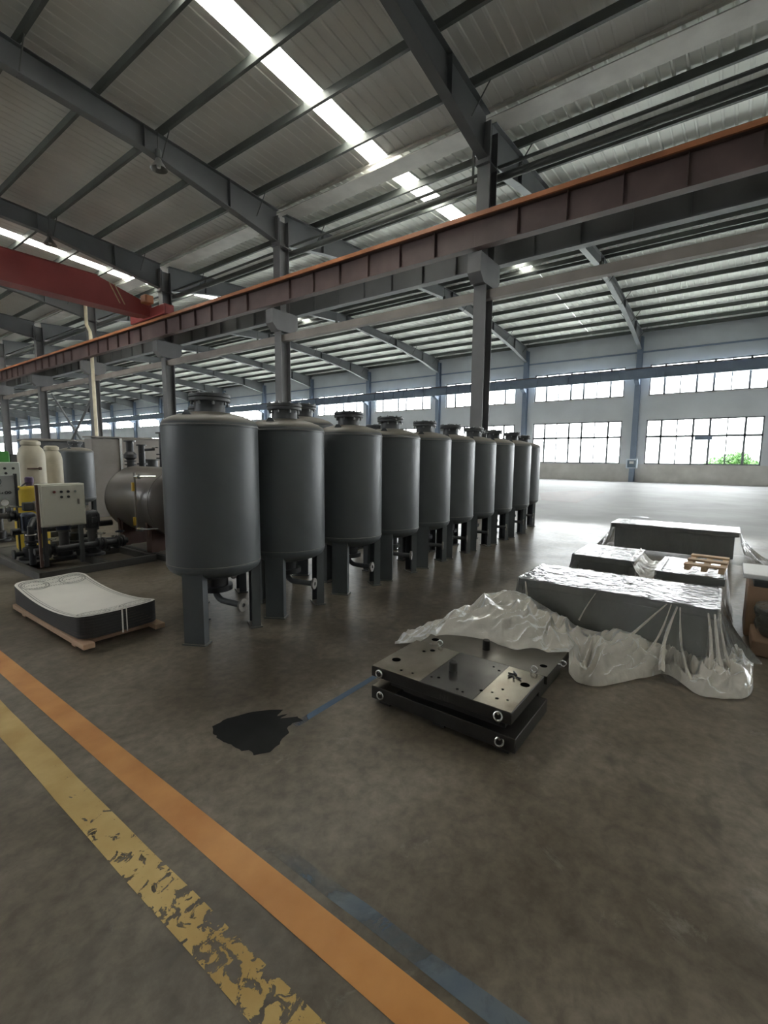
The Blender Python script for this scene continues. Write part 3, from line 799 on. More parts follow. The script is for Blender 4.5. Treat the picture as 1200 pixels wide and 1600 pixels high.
def make_tank(label, x, y, rz=0.0, drain=-70.0, sc=1.0, group='grey upright tanks', detail=True):
    t = thing('grey_tank', label, 'tank', (x, y, 0), rz, group)
    t.scale = (sc, sc, sc)
    link('shell', TP['shell'], t)
    link('weld_seam', TP['seam1'], t); link('weld_seam', TP['seam2'], t)
    nk = link('neck', TP['neck'], t); link('flange', TP['flange'], t)
    cv = link('cover_flange', TP['cover'], t)
    for i in range(8):
        g = 2*PI*(i+.5)/8
        link('bolt', TP['bolt'], cv, (0.152*math.cos(g), 0.152*math.sin(g), 2.062))
    for a in (208, 330, 88):
        l = link('leg', TP['leg'], t, None, (0, 0, math.radians(a)))
        link('foot_plate', TP['foot'], l)
    link('bottom_outlet', TP['outlet'], t)
    dp = link('drain_pipe', TP['pipe'], t, None, (0, 0, math.radians(drain)))
    fl = link('drain_flange', TP['ring'], dp)
    link('bore', TP['bore'], dp)
    for a in (20, 200):
        l = link('lifting_lug', TP['lug'], t, (0.30*math.cos(math.radians(a)), 0.30*math.sin(math.radians(a)), 0), (0, 0, math.radians(a+90)))
    return t
TX = [2.445, 3.30, 4.318, 5.142, 6.03, 6.853, 7.678, 8.503, 9.47, 10.72]
TLAB = ['largest and nearest grey upright tank at the left end of the front row',
        'second grey upright tank from the left in the front row',
        'third grey upright tank from the left in the front row',
        'fourth grey upright tank from the left in the front row',
        'fifth grey upright tank from the left in the front row',
        'sixth grey upright tank from the left in the front row',
        'seventh grey upright tank from the left, in front of the big column',
        'eighth grey upright tank from the left in the front row',
        'ninth grey upright tank, next to last of the front row',
        'last grey upright tank at the far right end of the front row']
for i, x in enumerate(TX):
    make_tank(TLAB[i], x, 3.73 + [0, 0, .01, -.01, 0, .01, 0, -.01, 0, .22][i], math.radians([0, 2, -3, 1, 3, -2, 0, 2, -1, 1][i]), [-78, -70, -72, -68, -66, -64, -66, -62, -66, -60][i])
make_tank('grey tank of the back row seen between the second and third front tanks', 4.62, 4.85, 0.2, -75, 1.085, 'tanks of the back row')
make_tank('grey tank of the back row hidden behind the nearest front tank', 3.05, 4.75, 0.1, -75, 1.0, 'tanks of the back row')
make_tank('grey tank of the back row behind the fourth front tank', 6.3, 4.85, 0.1, -75, 1.0, 'tanks of the back row')

# ------------------------------------------------------------------ stack of curved plates on wooden runners
PX0, PX1, PY0, PY1 = 1.475, 2.125, 4.13, 5.85
def sag(v):      # lift of the top along the length, ends curled up
    return 0.085*(2*v-1)**2
def stack_z(u, v): return sag(v) - 0.012*math.sin(PI*u)
st_ = thing('plate_stack', 'stack of thin curved heat-exchanger plates with a white top plate', 'plate stack', (0, 0, 0))
def corner_out(n=64, inset=0.0, rc=0.12):
    pts = []
    x0, x1, y0, y1 = PX0+inset, PX1-inset, PY0+inset, PY1-inset
    for cx, cy, a0 in ((x1-rc, y1-rc, 0), (x0+rc, y1-rc, 90), (x0+rc, y0+rc, 180), (x1-rc, y0+rc, 270)):
        for j in range(9):
            a = math.radians(a0+90*j/8)
            pts.append((cx+rc*math.cos(a), cy+rc*math.sin(a)))
    # densify the long edges
    out = []
    for i in range(len(pts)):
        a, b = Vector(pts[i]), Vector(pts[(i+1) % len(pts)])
        n_ = max(1, int((b-a).length/0.06))
        for j in range(n_): out.append(tuple(a.lerp(b, j/n_)))
    return out
def uv_of(x, y): return (x-PX0)/(PX1-PX0), (y-PY0)/(PY1-PY0)
NPL = 8
ol = corner_out()
for i in range(NPL):
    zt0 = 0.075 + i*0.0165
    vs, n = [], len(ol)
    for (x, y) in ol:
        vs.append((x, y, zt0 + stack_z(*uv_of(x, y))*(0.25+0.75*i/(NPL-1))))
    for (x, y) in ol:
        vs.append((x, y, zt0+0.0165 + stack_z(*uv_of(x, y))*min(1, 0.25+0.75*(i+0.94)/(NPL-1))))
    fs = [(j, (j+1) % n, n+(j+1) % n, n+j) for j in range(n)]
    MB().add(vs, fs).build('plate', M_['blackstack'], st_, smooth=False)
# top plate as a curved grid with rounded outline
ZT = 0.075 + NPL*0.0165
def top_z(x, y): return ZT + stack_z(*uv_of(x, y))
bm = bmesh.new()
nx, ny = 14, 36
def inside_round(x, y, rc=0.12):
    qx = min(max(x, PX0+rc), PX1-rc); qy = min(max(y, PY0+rc), PY1-rc)
    dx, dy = x-qx, y-qy
    L_ = math.hypot(dx, dy)
    if L_ > rc: return qx+dx/L_*rc, qy+dy/L_*rc
    return x, y
vs, fs = [], []
for j in range(ny+1):
    for i in range(nx+1):
        x, y = inside_round(PX0+(PX1-PX0)*i/nx, PY0+(PY1-PY0)*j/ny)
        vs.append((x, y, top_z(x, y)))
        if i and j:
            a = j*(nx+1)+i
            fs.append((a, a-1, a-nx-2, a-nx-1))
bm.free()
tp = MB().add(vs, fs).build('top_plate', M_['whiteplate'], st_)
def ringmark(cx, cy, r, wd, n=36, name='port_ring'):
    vs, fs = [], []
    for i in range(n):
        g = 2*PI*i/n
        for rr in (r-wd, r):
            x, y = cx+rr*math.cos(g), cy+rr*math.sin(g)
            vs.append((x, y, top_z(x, y)+0.0025))
        k = (i+1) % n
        fs.append((2*i, 2*i+1, 2*k+1, 2*k))
    MB().add(vs, fs).build(name, M_['platemark'], tp, smooth=False)
for cx in (PX0+0.155, PX1-0.155):
    for cy in (PY0+0.16, PY1-0.17):
        ringmark(cx, cy, 0.125, 0.012); ringmark(cx, cy, 0.095, 0.008)
# gasket groove around the edge and herringbone edge marks
for ins, wd in ((0.022, 0.010), (0.045, 0.006)):
    ol2 = corner_out(inset=ins); ol3 = corner_out(inset=ins+wd)
    vs = [(x, y, top_z(x, y)+0.0022) for x, y in ol2]
    n = len(ol2)
    c = Vector(((PX0+PX1)/2, (PY0+PY1)/2))
    for x, y in ol2:
        q = Vector((x, y)); d = Vector((max(-1, min(1, (c.x-q.x)*8)), max(-1, min(1, (c.y-q.y)*8))))
        q = q+d*wd
        vs.append((q.x, q.y, top_z(q.x, q.y)+0.0022))
    MB().add(vs, [(j, (j+1) % n, n+(j+1) % n, n+j) for j in range(n)]).build('gasket_groove', M_['platemark'], tp, smooth=False)
for y0_, s_ in ((PY0+0.03, 1), (PY1-0.03, -1)):
    tick = MB()
    for i in range(26):
        x = PX0+0.06+(PX1-PX0-0.12)*i/25
        for j in range(3):
            yy = y0_+s_*(0.03+0.085*j+0.012*(i % 2))
            tick.add([(x-0.004, yy, top_z(x, yy)+.003), (x+0.006, yy, top_z(x, yy)+.003), (x+0.010, yy+s_*0.022, top_z(x, yy+s_*.022)+.003), (x, yy+s_*0.022, top_z(x, yy+s_*.022)+.003)], [(0, 1, 2, 3)])
    q = tick.build('embossed_ticks', M_['platemark'], tp, smooth=False); q['kind'] = 'stuff'
MB().box((PX0+PX1)/2-0.016, (PX0+PX1)/2-0.004, PY0-0.004, PY0+0.004, 0.075, ZT+0.085).build('end_strap', M_['whiteplate'], st_, smooth=False)
MB().box((PX0+PX1)/2+0.022, (PX0+PX1)/2+0.030, PY0-0.004, PY0+0.004, 0.075, ZT+0.085).build('end_strap', M_['whiteplate'], st_, smooth=False)
pal = thing('wooden_runner_pallet', 'pale pine runners carrying the stack of curved plates', 'pallet', (0, 0, 0))
for x in (PX0-0.015, PX1-0.075):
    MB().bbox(x, x+0.09, PY0-0.045, PY1-0.05, 0.03, 0.075, 0.004).build('runner', M_['woodpink'], pal, smooth=False)
for y in (PY0+0.16, PY1-0.35):
    MB().bbox(PX0, PX1, y, y+0.08, 0.0, 0.03, 0.003).build('cross_board', M_['woodpink'], pal, smooth=False)

# ------------------------------------------------------------------ steel mould plates
def eyebolt(parent, pos, d, sc=1.0):
    d = Vector(d)
    Rm = RotTo(d, pos)
    e = MB()
    e.lathe([(0, 0), (0.009, 0), (0.009, 0.016), (0, 0.016)], 12, Rm)
    ring_c = Vector(pos)+d*(0.016+0.020)
    side = d.cross(Vector((0, 0, 1))) if abs(d.z) < 0.9 else Vector((1, 0, 0))
    nrm = side.normalized()
    e.torus(ring_c, 0.020*sc, 0.0052*sc, nrm.to_track_quat('Z', 'Y').to_matrix().to_4x4(), 18, 7)
    return e.build('eye_bolt', M_['chrome'], parent)
def shackle(parent, pos, d, tilt):
    # ring hanging flat against the plate side
    e = MB()
    Rm = (Matrix.Rotation(tilt, 4, 'Y') @ Vector(d).to_track_quat('Z', 'Y').to_matrix().to_4x4())
    e.torus(Vector(pos)+Vector(d)*0.012, 0.023, 0.0058, Rm, 18, 7)
    e.lathe([(0, 0), (0.008, 0), (0.008, 0.014), (0, 0.014)], 10, RotTo(d, Vector(pos)+Vector((0, 0, 0.016))))
    return e.build('eye_bolt', M_['chrome'], parent)
M_['void'] = mat('bore_dark', (0.006, 0.006, 0.006), 0.9, 0, 0.1, 5, spec=0.0)
M_['mtop'] = mat('ground_steel_top', (0.52, 0.48, 0.41), 0.22, 0.85, 0.3, 3.5, 0.05, 30, col2=(0.24, 0.20, 0.15))
M_['mside'] = mat('oiled_steel_side', (0.032, 0.029, 0.026), 0.42, 0.3, 0.3, 6)
M_['mgrease'] = mat('grease_film', (0.10, 0.07, 0.04), 0.3, 0.4, 0.3, 6)
mp = thing('mould_base_plate', 'lower dark steel mould plate lying on the floor', 'steel plate', (0, 0, 0))
MB().bbox(2.295, 2.83, 0.815, 1.79, 0.03, 0.115, 0.003).build('slab', M_['mside'], mp, smooth=False)
MB().box(2.30, 2.82, 1.60, 1.785, 0.115, 0.1165).build('bare_end', M_['mtop'], mp, smooth=False)
MB().box(2.36, 2.80, 0.90, 1.58, 0.115, 0.140).build('raised_pad', M_['mside'], mp, smooth=False)
for y in (1.70, 1.30, 0.90):
    MB().box(2.32, 2.80, y-0.04, y+0.04, 0.0, 0.03).build('foot_block', M_['mside'], mp, smooth=False)
for y in (0.90, 1.71): shackle(mp, (2.295, y, 0.075), (-1, 0, 0), 0.2 if y > 1 else 0.9)
up_ = thing('mould_top_plate', 'upper steel mould plate with a ground top, centre pin and holes', 'steel plate', (0, 0, 0))
MB().box(2.335, 2.80, 0.93, 1.66, 0.140, 0.180).build('core_block', M_['mside'], up_, smooth=False)
sl = MB().bbox(2.30, 2.845, 0.845, 1.795, 0.180, 0.248, 0.003).build('slab', M_['mside'], up_, smooth=False)
MB().box(2.304, 2.841, 1.43, 1.791, 0.248, 0.2500).build('ground_face', M_['mtop'], up_, smooth=False)
MB().box(2.304, 2.841, 1.075, 1.427, 0.248, 0.2495).build('ground_face', mat('ground_steel_grey', (0.20, 0.19, 0.18), 0.24, 0.8, 0.2, 4, col2=(0.09, 0.085, 0.08)), up_, smooth=False)
MB().box(2.304, 2.841, 0.849, 1.072, 0.248, 0.2500).build('ground_face', M_['mtop'], up_, smooth=False)
MB().lathe([(0, 0.249), (0.027, 0.249), (0.027, 0.305), (0.023, 0.309), (0, 0.309)], 24).build('centre_pin', mat('pin_steel', (0.035, 0.033, 0.03), 0.45, 0.3), up_, (2.56, 1.335, 0))
def hole(x, y, r):
    MB().lathe([(0, 0.2508), (r, 0.2508), (r, 0.2500)], 20).build('hole', M_['void'], up_, (x, y, 0))
for x, y, r in ((2.47, 1.715, 0.030), (2.655, 0.90, 0.028), (2.75, 1.60, 0.018), (2.70, 1.64, 0.012), (2.36, 1.60, 0.009), (2.37, 1.52, 0.007), (2.42, 1.36, 0.010), (2.40, 1.40, 0.007), (2.43, 1.08, 0.010), (2.45, 1.02, 0.007),
                (2.40, 0.97, 0.010), (2.42, 0.915, 0.007), (2.74, 1.10, 0.009), (2.77, 1.15, 0.007), (2.52, 0.985, 0.008), (2.71, 1.02, 0.008), (2.36, 1.20, 0.009), (2.35, 1.16, 0.007)):
    hole(x, y, r)
g = MB()
for i in range(5):
    a = 0.9*i
    g.tube([(2.725+0.015*math.cos(a), 0.985+0.02*math.sin(a), 0.254), (2.725+0.05*math.cos(a+.6), 0.985+0.05*math.sin(a+.6), 0.258)], 0.006, 6)
g.build('swarf', M_['black'], up_)
for y in (0.915, 1.725): shackle(up_, (2.30, y, 0.215), (-1, 0, 0), 0.35 if y < 1 else 0.1)
for y in (0.915, 1.60): eyebolt(up_, (2.845, y, 0.235), (0.35, 0, 0.94))
# chalk mark on the side
cu = bpy.data.curves.new('chalk', 'FONT'); cu.body = 'N1'; cu.size = 0.055; cu.align_x = 'CENTER'
tmp = bpy.data.objects.new('chalk_tmp', cu); COL.objects.link(tmp)
bpy.context.view_layer.update()
cm = bpy.data.meshes.new_from_object(tmp)
bpy.data.objects.remove(tmp)
cm.materials.clear(); cm.materials.append(mat('chalk_dark', (0.075, 0.07, 0.062), 0.8, 0, 0.3, 40))
q = link('chalk_mark', cm, up_, (2.2992, 1.25, 0.186), (PI/2, 0, -PI/2))

rp = thing('mould_rear_plate', 'second steel mould plate half covered by the crumpled plastic', 'steel plate', (0, 0, 0))
MB().bbox(2.955, 3.50, 0.86, 1.83, 0.14, 0.195, 0.003).build('slab', M_['mside'], rp, smooth=False)
MB().box(2.959, 3.496, 0.864, 1.826, 0.195, 0.1965).build('ground_face', mat('ground_steel_brown', (0.17, 0.155, 0.135), 0.3, 0.7, 0.25, 3), rp, smooth=False)
MB().bbox(2.99, 3.48, 0.92, 1.78, 0.0, 0.14, 0.003).build('lower_block', M_['mside'], rp, smooth=False)
MB().lathe([(0, 0.196), (0.027, 0.196), (0.027, 0.265), (0.023, 0.27), (0, 0.27)], 24).build('centre_pin', M_['mside'], rp, (3.12, 1.36, 0))
MB().lathe([(0, 0.1972), (0.03, 0.1972), (0.03, 0.1960)], 20).build('hole', M_['void'], rp, (3.05, 1.75, 0))
MB().lathe([(0, 0.1972), (0.025, 0.1972), (0.025, 0.1960)], 20).build('hole', M_['void'], rp, (3.10, 0.93, 0))
eyebolt(rp, (2.955, 1.72, 0.175), (-0.9, 0, 0.43)); eyebolt(rp, (3.2, 0.86, 0.19), (0, -0.9, 0.43))

# ------------------------------------------------------------------ film-wrapped machine beds
def bed(label, x0, x1, y0, y1, zt, plate=0.07, lip=0.05):
    b = thing('machine_bed', label, 'machine bed', (0, 0, 0), 0, 'machine beds wrapped in plastic film')
    MB().bbox(x0, x1, y0, y1, zt-plate, zt, 0.006).build('top_plate', M_['bed'], b, smooth=False)
    MB().bbox(x0+lip, x1-lip, y0+lip, y1-lip, 0.06, zt-plate, 0.006).build('body', M_['bed'], b, smooth=False)
    for x in (x0+lip+0.06, x1-lip-0.06):
        for y in (y0+lip+0.08, y1-lip-0.08):
            MB().lathe([(0, 0), (0.045, 0), (0.045, 0.015), (0.02, 0.02), (0.02, 0.06), (0, 0.06)], 14).build('levelling_foot', M_['black'], b, (x, y, 0))
    return b
def rect_loop(x0, x1, y0, y1, n):
    # perimeter points and outward normals, starting at the (x0,y0) corner, going +y along the x0 side first
    per = 2*(x1-x0)+2*(y1-y0); out = []
    for i in range(n):
        s_ = per*i/n
        a, b = y1-y0, x1-x0
        if s_ < a: out.append((x0, y0+s_, -1, 0, 'f'))
        elif s_ < a+b: out.append((x0+s_-a, y1, 0, 1, 'l'))
        elif s_ < 2*a+b: out.append((x1, y1-(s_-a-b), 1, 0, 'b'))
        else: out.append((x1-(s_-2*a-b), y0, 0, -1, 'r'))
    return out
def film_cover(parent, name, x0, x1, y0, y1, zt, flare, seed, m, drop=1.0, n=220, top_amp=0.006):
    e = 0.012
    x0 -= e; x1 += e; y0 -= e; y1 += e; zt += 0.006
    lp = rect_loop(x0, x1, y0, y1, n)
    # smooth the outward normals so that the corners flare
    nn = []
    for i in range(n):
        v = Vector((0, 0))
        for j in range(-7, 8): q = lp[(i+j) % n]; v += Vector((q[2], q[3]))
        nn.append(v.normalized())
    fl = []
    for i in range(n):
        acc = 0
        for j in range(-7, 8):
            q = lp[(i+j) % n]; g_ = flare[q[4]]
            acc += g_(q[1]) if callable(g_) else g_
        fl.append(acc/15)
    cx, cy = (x0+x1)/2, (y0+y1)/2
    vs, fs = [], []
    rings = []
    for s_ in (0.0001, 0.15, 0.3, 0.45, 0.6, 0.75, 0.88, 0.97, 1.0):
        row = []
        for i, q in enumerate(lp):
            x, y = cx+(q[0]-cx)*s_, cy+(q[1]-cy)*s_
            z = zt + top_amp*(noise.noise((x*5+seed, y*7, seed))+0.6*abs(noise.noise((x*16, y*16+seed, 2))))*(1 if s_ < 0.98 else 0)
            row.append((x, y, z))
        rings.append(row)
    ND = 14
    for d in range(1, ND+1):
        f = d/ND*drop
        row = []
        for i, q in enumerate(lp):
            s_ = i/n*2*PI
            fold = 0.5*noise.noise((math.cos(s_)*6+seed, math.sin(s_)*6, f*0.8)) + 0.35*noise.noise((math.cos(s_)*15, math.sin(s_)*15+seed, f*1.2))
            off = fl[i]*(f**1.6)*(1+0.9*fold) + 0.035*f*(0.3+fold)*(1 if fl[i] > 0.02 else 0.5)
            off = max(off, 0.002)
            z = zt*(1-f) + 0.006
            if f > 0.9: z += 0.012*abs(noise.noise((q[0]*9, q[1]*9, seed)))
            row.append((q[0]+nn[i].x*off, q[1]+nn[i].y*off, z))
        rings.append(row)
    for r in rings: vs += r
    for a in range(len(rings)-1):
        for i in range(n):
            k = (i+1) % n
            fs.append((a*n+i, a*n+k, (a+1)*n+k, (a+1)*n+i))
    fs.append(tuple(range(n)))
    mb = MB().add(vs, fs)
    o = link(name, mb.mesh(name, m), parent)
    return o
bed('nearest and largest grey machine bed wrapped in plastic beside the mould plates', 4.2, 4.92, 0.0, 1.53, 0.49)
bed('grey machine bed wrapped in plastic behind the nearest one, on its left', 5.74, 6.55, 0.80, 1.44, 0.48)
bed('grey machine bed under the small wooden pallet', 5.40, 6.25, -0.03, 0.54, 0.48)
bed('farthest grey machine bed wrapped in plastic', 9.0, 9.75, -0.17, 1.64, 0.49)
ps = thing('plastic_sheet', 'clear plastic film over the nearest machine bed, crumpled in a heap at its front', 'plastic sheet', (0, 0, 0), 0, 'plastic films')
film_cover(ps, 'cover', 4.2, 4.92, 0.0, 1.53, 0.49, {'f': lambda y: 0.02+0.34*max(0, min(1, (0.80-y)/0.6)), 'l': 0.12, 'b': 0.05, 'r': 0.20}, 1.7, M_['film'])
def heap():
    cols = [((3.159, 2.212, 0.01), (3.45, 2.165, 0.02)), ((3.078, 1.86, 0.15), (3.75, 1.90, 0.16)), ((3.078, 1.713, 0.235), (3.9, 1.716, 0.33)), ((3.203, 1.448, 0.235), (3.95, 1.477, 0.43)),
            ((3.169, 1.181, 0.232), (4.1, 1.252, 0.30)), ((3.297, 0.968, 0.225), (4.12, 1.077, 0.20)), ((3.399, 0.785, 0.02), (4.12, 0.817, 0.16)),
            ((3.406, 0.637, 0.02), (4.12, 0.583, 0.21)), ((3.717, 0.421, 0.02), (4.12, 0.352, 0.15)), ((3.906, 0.259, 0.02), (4.14, 0.182, 0.12)),
            ((3.714, 0.09, 0.02), (4.14, 0.059, 0.12)), ((3.742, -0.087, 0.02), (4.14, -0.036, 0.14)), ((3.905, -0.216, 0.02), (4.2, -0.09, 0.16)), ((4.32, -0.236, 0.02), (4.4, -0.106, 0.18))]
    nt_, nv = 330, 90
    def cat(L_, f):
        f *= len(L_)-1; i = min(int(f), len(L_)-2); t_ = f-i
        P = [Vector(L_[max(0, min(len(L_)-1, i+d))]) for d in (-1, 0, 1, 2)]
        return 0.5*((2*P[1]) + (-P[0]+P[2])*t_ + (2*P[0]-5*P[1]+4*P[2]-P[3])*t_**2 + (-P[0]+3*P[1]-3*P[2]+P[3])*t_**3)
    Fr = [c[0] for c in cols]; Bk = [c[1] for c in cols]
    vs, fs = [], []
    for i in range(nt_+1):
        f = i/nt_
        a, b = cat(Fr, f), cat(Bk, f)
        for j in range(nv+1):
            v = j/nv
            q = a.lerp(b, v)
            env = math.sin(PI*min(1, v*1.02))**0.6 if 0 < v < 1 else 0.0
            u_ = f*13
            # long sharp folds across the sheet plus finer crumple
            w1 = abs(noise.noise((u_*1.1+v*2.0, v*1.6, 3.1)))
            w2 = abs(noise.noise((u_*2.6-v*3.0, v*3.5, 8.2)))
            w3 = noise.noise((u_*6, v*9, 1.7))
            w4 = abs(noise.noise((u_*5.5+v*6.0, v*8.0, 4.4)))
            hgt = (0.15*(0.55-w1*1.6) + 0.075*(0.45-w2*1.5) + 0.016*(0.3-w4*1.4) + 0.006*w3)
            amp = 0.55+0.45*math.sin(PI*min(1, f*1.1))
            q.z += max(-0.05, hgt)*env*amp + 0.03*env
            q.x += 0.05*noise.noise((u_*1.4, v*3, 5.5))*env - (1-v)*0.035*noise.noise((u_*1.9, 0, 9.9))
            q.y += 0.05*noise.noise((u_*1.7, v*3, 15.5))*env
            lim = 0.006
            if 2.90 < q.x < 3.53 and 0.84 < q.y < 1.85: lim = 0.222
            q.z = max(q.z, lim)
            vs.append(q)
            if i and j:
                k = i*(nv+1)+j
                fs.append((k, k-1, k-nv-2, k-nv-1))
    return link('crumpled_heap', MB().add(vs, fs).mesh('crumpled_heap', M_['filmheap']), ps)
heap()
def pleat(a, b, wd, sag_, bow=0.0):
    # narrow doubled fold of film hanging from a to b, V-shaped in section
    a, b = Vector(a), Vector(b); vs, fs = [], []
    d = (b-a).normalized(); side = d.cross(Vector((-1, 0, 0.3))).normalized(); out_ = side.cross(d).normalized()
    if out_.x > 0: out_ = -out_
    n = 14
    for i in range(n+1):
        f = i/n
        c = a.lerp(b, f) + Vector((0, 0, -sag_*math.sin(PI*f))) + side*bow*math.sin(PI*f)
        ww = wd*(0.35+0.75*f)*(1+0.35*noise.noise((f*7, wd*90, a.y*9)))
        vs += [c-side*ww, c+out_*ww*1.3, c+side*ww*0.8]
        if i: fs += [(3*i-3, 3*i-2, 3*i+1, 3*i), (3*i-2, 3*i-1, 3*i+2, 3*i+1)]
    return link('pleat', MB().add(vs, fs).mesh('pleat', M_['filmheap']), ps)
for a, b, wd, sg, bw in (((4.185, 0.33, 0.48), (3.86, 0.62, 0.14), 0.016, 0.03, 0.02), ((4.185, 0.30, 0.48), (3.83, 0.46, 0.10), 0.012, 0.04, -0.02), ((4.185, 0.26, 0.47), (3.80, 0.30, 0.08), 0.020, 0.03, 0.03),
                         ((4.185, 0.24, 0.47), (3.82, 0.12, 0.05), 0.014, 0.04, 0.02), ((4.185, 0.06, 0.46), (3.84, 0.02, 0.05), 0.018, 0.03, -0.02), ((4.185, 0.02, 0.46), (3.86, -0.07, 0.03), 0.022, 0.05, 0.0),
                         ((4.19, -0.012, 0.47), (3.95, -0.17, 0.03), 0.016, 0.05, 0.02), ((4.185, 1.46, 0.47), (4.10, 1.40, 0.30), 0.014, 0.01, 0.0), ((4.185, 0.85, 0.47), (4.08, 0.95, 0.24), 0.008, 0.01, 0.01)):
    pleat(a, b, wd, sg, bw)
p2 = thing('plastic_sheet', 'plastic film sagging between the two middle machine beds', 'plastic sheet', (0, 0, 0), 0, 'plastic films')
film_cover(p2, 'cover', 5.74, 6.55, 0.80, 1.44, 0.48, {'f': 0.03, 'l': 0.18, 'b': 0.06, 'r': 0.02}, 4.2, M_['film'])
film_cover(p2, 'cover', 5.40, 6.25, -0.03, 0.54, 0.48, {'f': 0.03, 'l': 0.02, 'b': 0.06, 'r': 0.05}, 7.9, M_['film'])
vs, fs = [], []
for i in range(25):
    for j in range(25):
        f, v = i/24, j/24
        y = 0.50+(0.84-0.50)*f
        x = (5.41+0.34*f)+(0.82)*v
        z = 0.494 - 0.16*math.sin(PI*f)*(1-0.3*v) + 0.03*abs(noise.noise((f*6, v*7, 2.2)))
        vs.append((x, y, z))
        if i and j: fs.append((i*25+j, i*25+j-1, (i-1)*25+j-1, (i-1)*25+j))
link('sagging_span', MB().add(vs, fs).mesh('sagging_span', M_['filmheap']), p2)
p3 = thing('plastic_sheet', 'plastic film draped over the farthest machine bed', 'plastic sheet', (0, 0, 0), 0, 'plastic films')
film_cover(p3, 'cover', 9.0, 9.75, -0.17, 1.64, 0.49, {'f': 0.05, 'l': 0.2, 'b': 0.06, 'r': 0.30}, 11.3, M_['film'])
tag(MB().add([(6.2, 1.12, .502), (6.26, 1.02, .502), (6.24, 0.90, .502), (6.30, 0.88, .502), (6.33, 1.02, .502), (6.28, 1.13, .502)], [(0, 1, 2, 3, 4, 5)]).build('paper_slip', M_['whitepaper']), 'bright white paper slip lying on the film of the middle left bed', 'paper')

# small wooden pallet on the middle right bed
sp_ = thing('small_pallet', 'small wooden pallet lying on the wrapped machine bed', 'pallet', (5.80, 0.13, 0.512), math.radians(-3))
for x in (-0.28, 0.0, 0.28):
    MB().bbox(x-0.05, x+0.05, -0.17, 0.17, 0.045, 0.065, 0.003).build('deck_board', M_['wood'], sp_, smooth=False)
for y in (-0.14, 0.0, 0.14):
    MB().bbox(-0.33, 0.33, y-0.025, y+0.025, 0.0, 0.045, 0.003).build('bearer', M_['wood'], sp_, smooth=False)

# carton, lid, wrapped roll at the right edge
cb = thing('cardboard_box', 'brown cardboard box with a dark open top at the right edge', 'box', (0, 0, 0))
MB().bbox(5.32, 5.85, -0.72, -0.20, 0.0, 0.47, 0.008).build('body', M_['cardboard'], cb, smooth=False)
MB().bbox(5.32, 5.83, -0.72, -0.24, 0.47, 0.53, 0.006).build('dark_insert', M_['black'], cb, smooth=False)
tag(MB().bbox(5.35, 5.9, -0.55, -0.16, 0.53, 0.575, 0.006).build('foam_board', M_['whitepaper'], smooth=False), 'white ribbed foam board lying on the cardboard box', 'board')
tag(MB().bbox(4.80, 5.30, -0.78, -0.24, 0.0, 0.13, 0.008).build('low_carton', M_['cardboard'], smooth=False), 'low flat brown carton on the floor under the wrapped roll', 'box')
rl = thing('wrapped_roll', 'round film-wrapped coil standing on the low carton', 'coil', (5.06, -0.50, 0.132))
MB().lathe([(0, 0), (0.20, 0), (0.21, 0.02), (0.21, 0.07), (0.235, 0.085), (0.235, 0.115), (0.21, 0.13), (0.21, 0.17), (0.245, 0.19), (0.245, 0.225), (0.20, 0.235), (0, 0.235)], 36).build('coil', M_['steel'], rl)
MB().lathe([(0.225, 0.01), (0.25, 0.08), (0.24, 0.14), (0.257, 0.2), (0.245, 0.245), (0.1, 0.25), (0, 0.248)], 36).build('wrap', M_['film'], rl)

# ------------------------------------------------------------------ left: skid and equipment
def chan(a, b, h=0.10, wd=0.055, z=0.0):
    a, b = Vector(a), Vector(b); d = (b-a).normalized(); s_ = Vector((-d.y, d.x))*wd/2
    c = [a-s_, a+s_, b+s_, b-s_]
    mb = MB()
    mb.add([(q.x, q.y, z) for q in c] + [(q.x, q.y, z+h) for q in c], [(0, 1, 2, 3), (7, 6, 5, 4), (0, 4, 5, 1), (1, 5, 6, 2), (2, 6, 7, 3), (3, 7, 4, 0)])
    return mb
sk = thing('skid_frame', 'dark steel skid frame under the control cabinet and pumps', 'skid', (0, 0, 0))
for a, b in (((2.08, 6.95), (2.08, 10.6)), ((3.52, 6.95), (3.52, 10.6)), ((2.08, 6.98), (3.52, 6.98)), ((2.08, 8.05), (3.52, 8.05)), ((2.08, 9.4), (3.52, 9.4)), ((2.08, 10.57), (3.52, 10.57)), ((2.9, 6.98), (2.9, 8.05))):
    MB.build(chan(a, b, 0.10, 0.07), 'beam', M_['skidedge'], sk, smooth=False)
MB().box(2.12, 2.55, 7.7, 9.3, 0.10, 0.106).build('deck_plate', M_['skidedge'], sk, smooth=False)
sk2 = thing('skid_frame', 'dark skid frame carrying the horizontal brown vessel', 'skid', (0, 0, 0))
for a, b in (((3.45, 7.1), (3.45, 9.6)), ((4.9, 7.1), (4.9, 9.6)), ((3.45, 7.13), (4.9, 7.13)), ((3.45, 9.57), (4.9, 9.57))):
    MB.build(chan((a[0]+0.20, a[1]-0.35), (b[0]+0.20, b[1]-0.35), 0.08, 0.07), 'beam', M_['skid'], sk2, smooth=False)

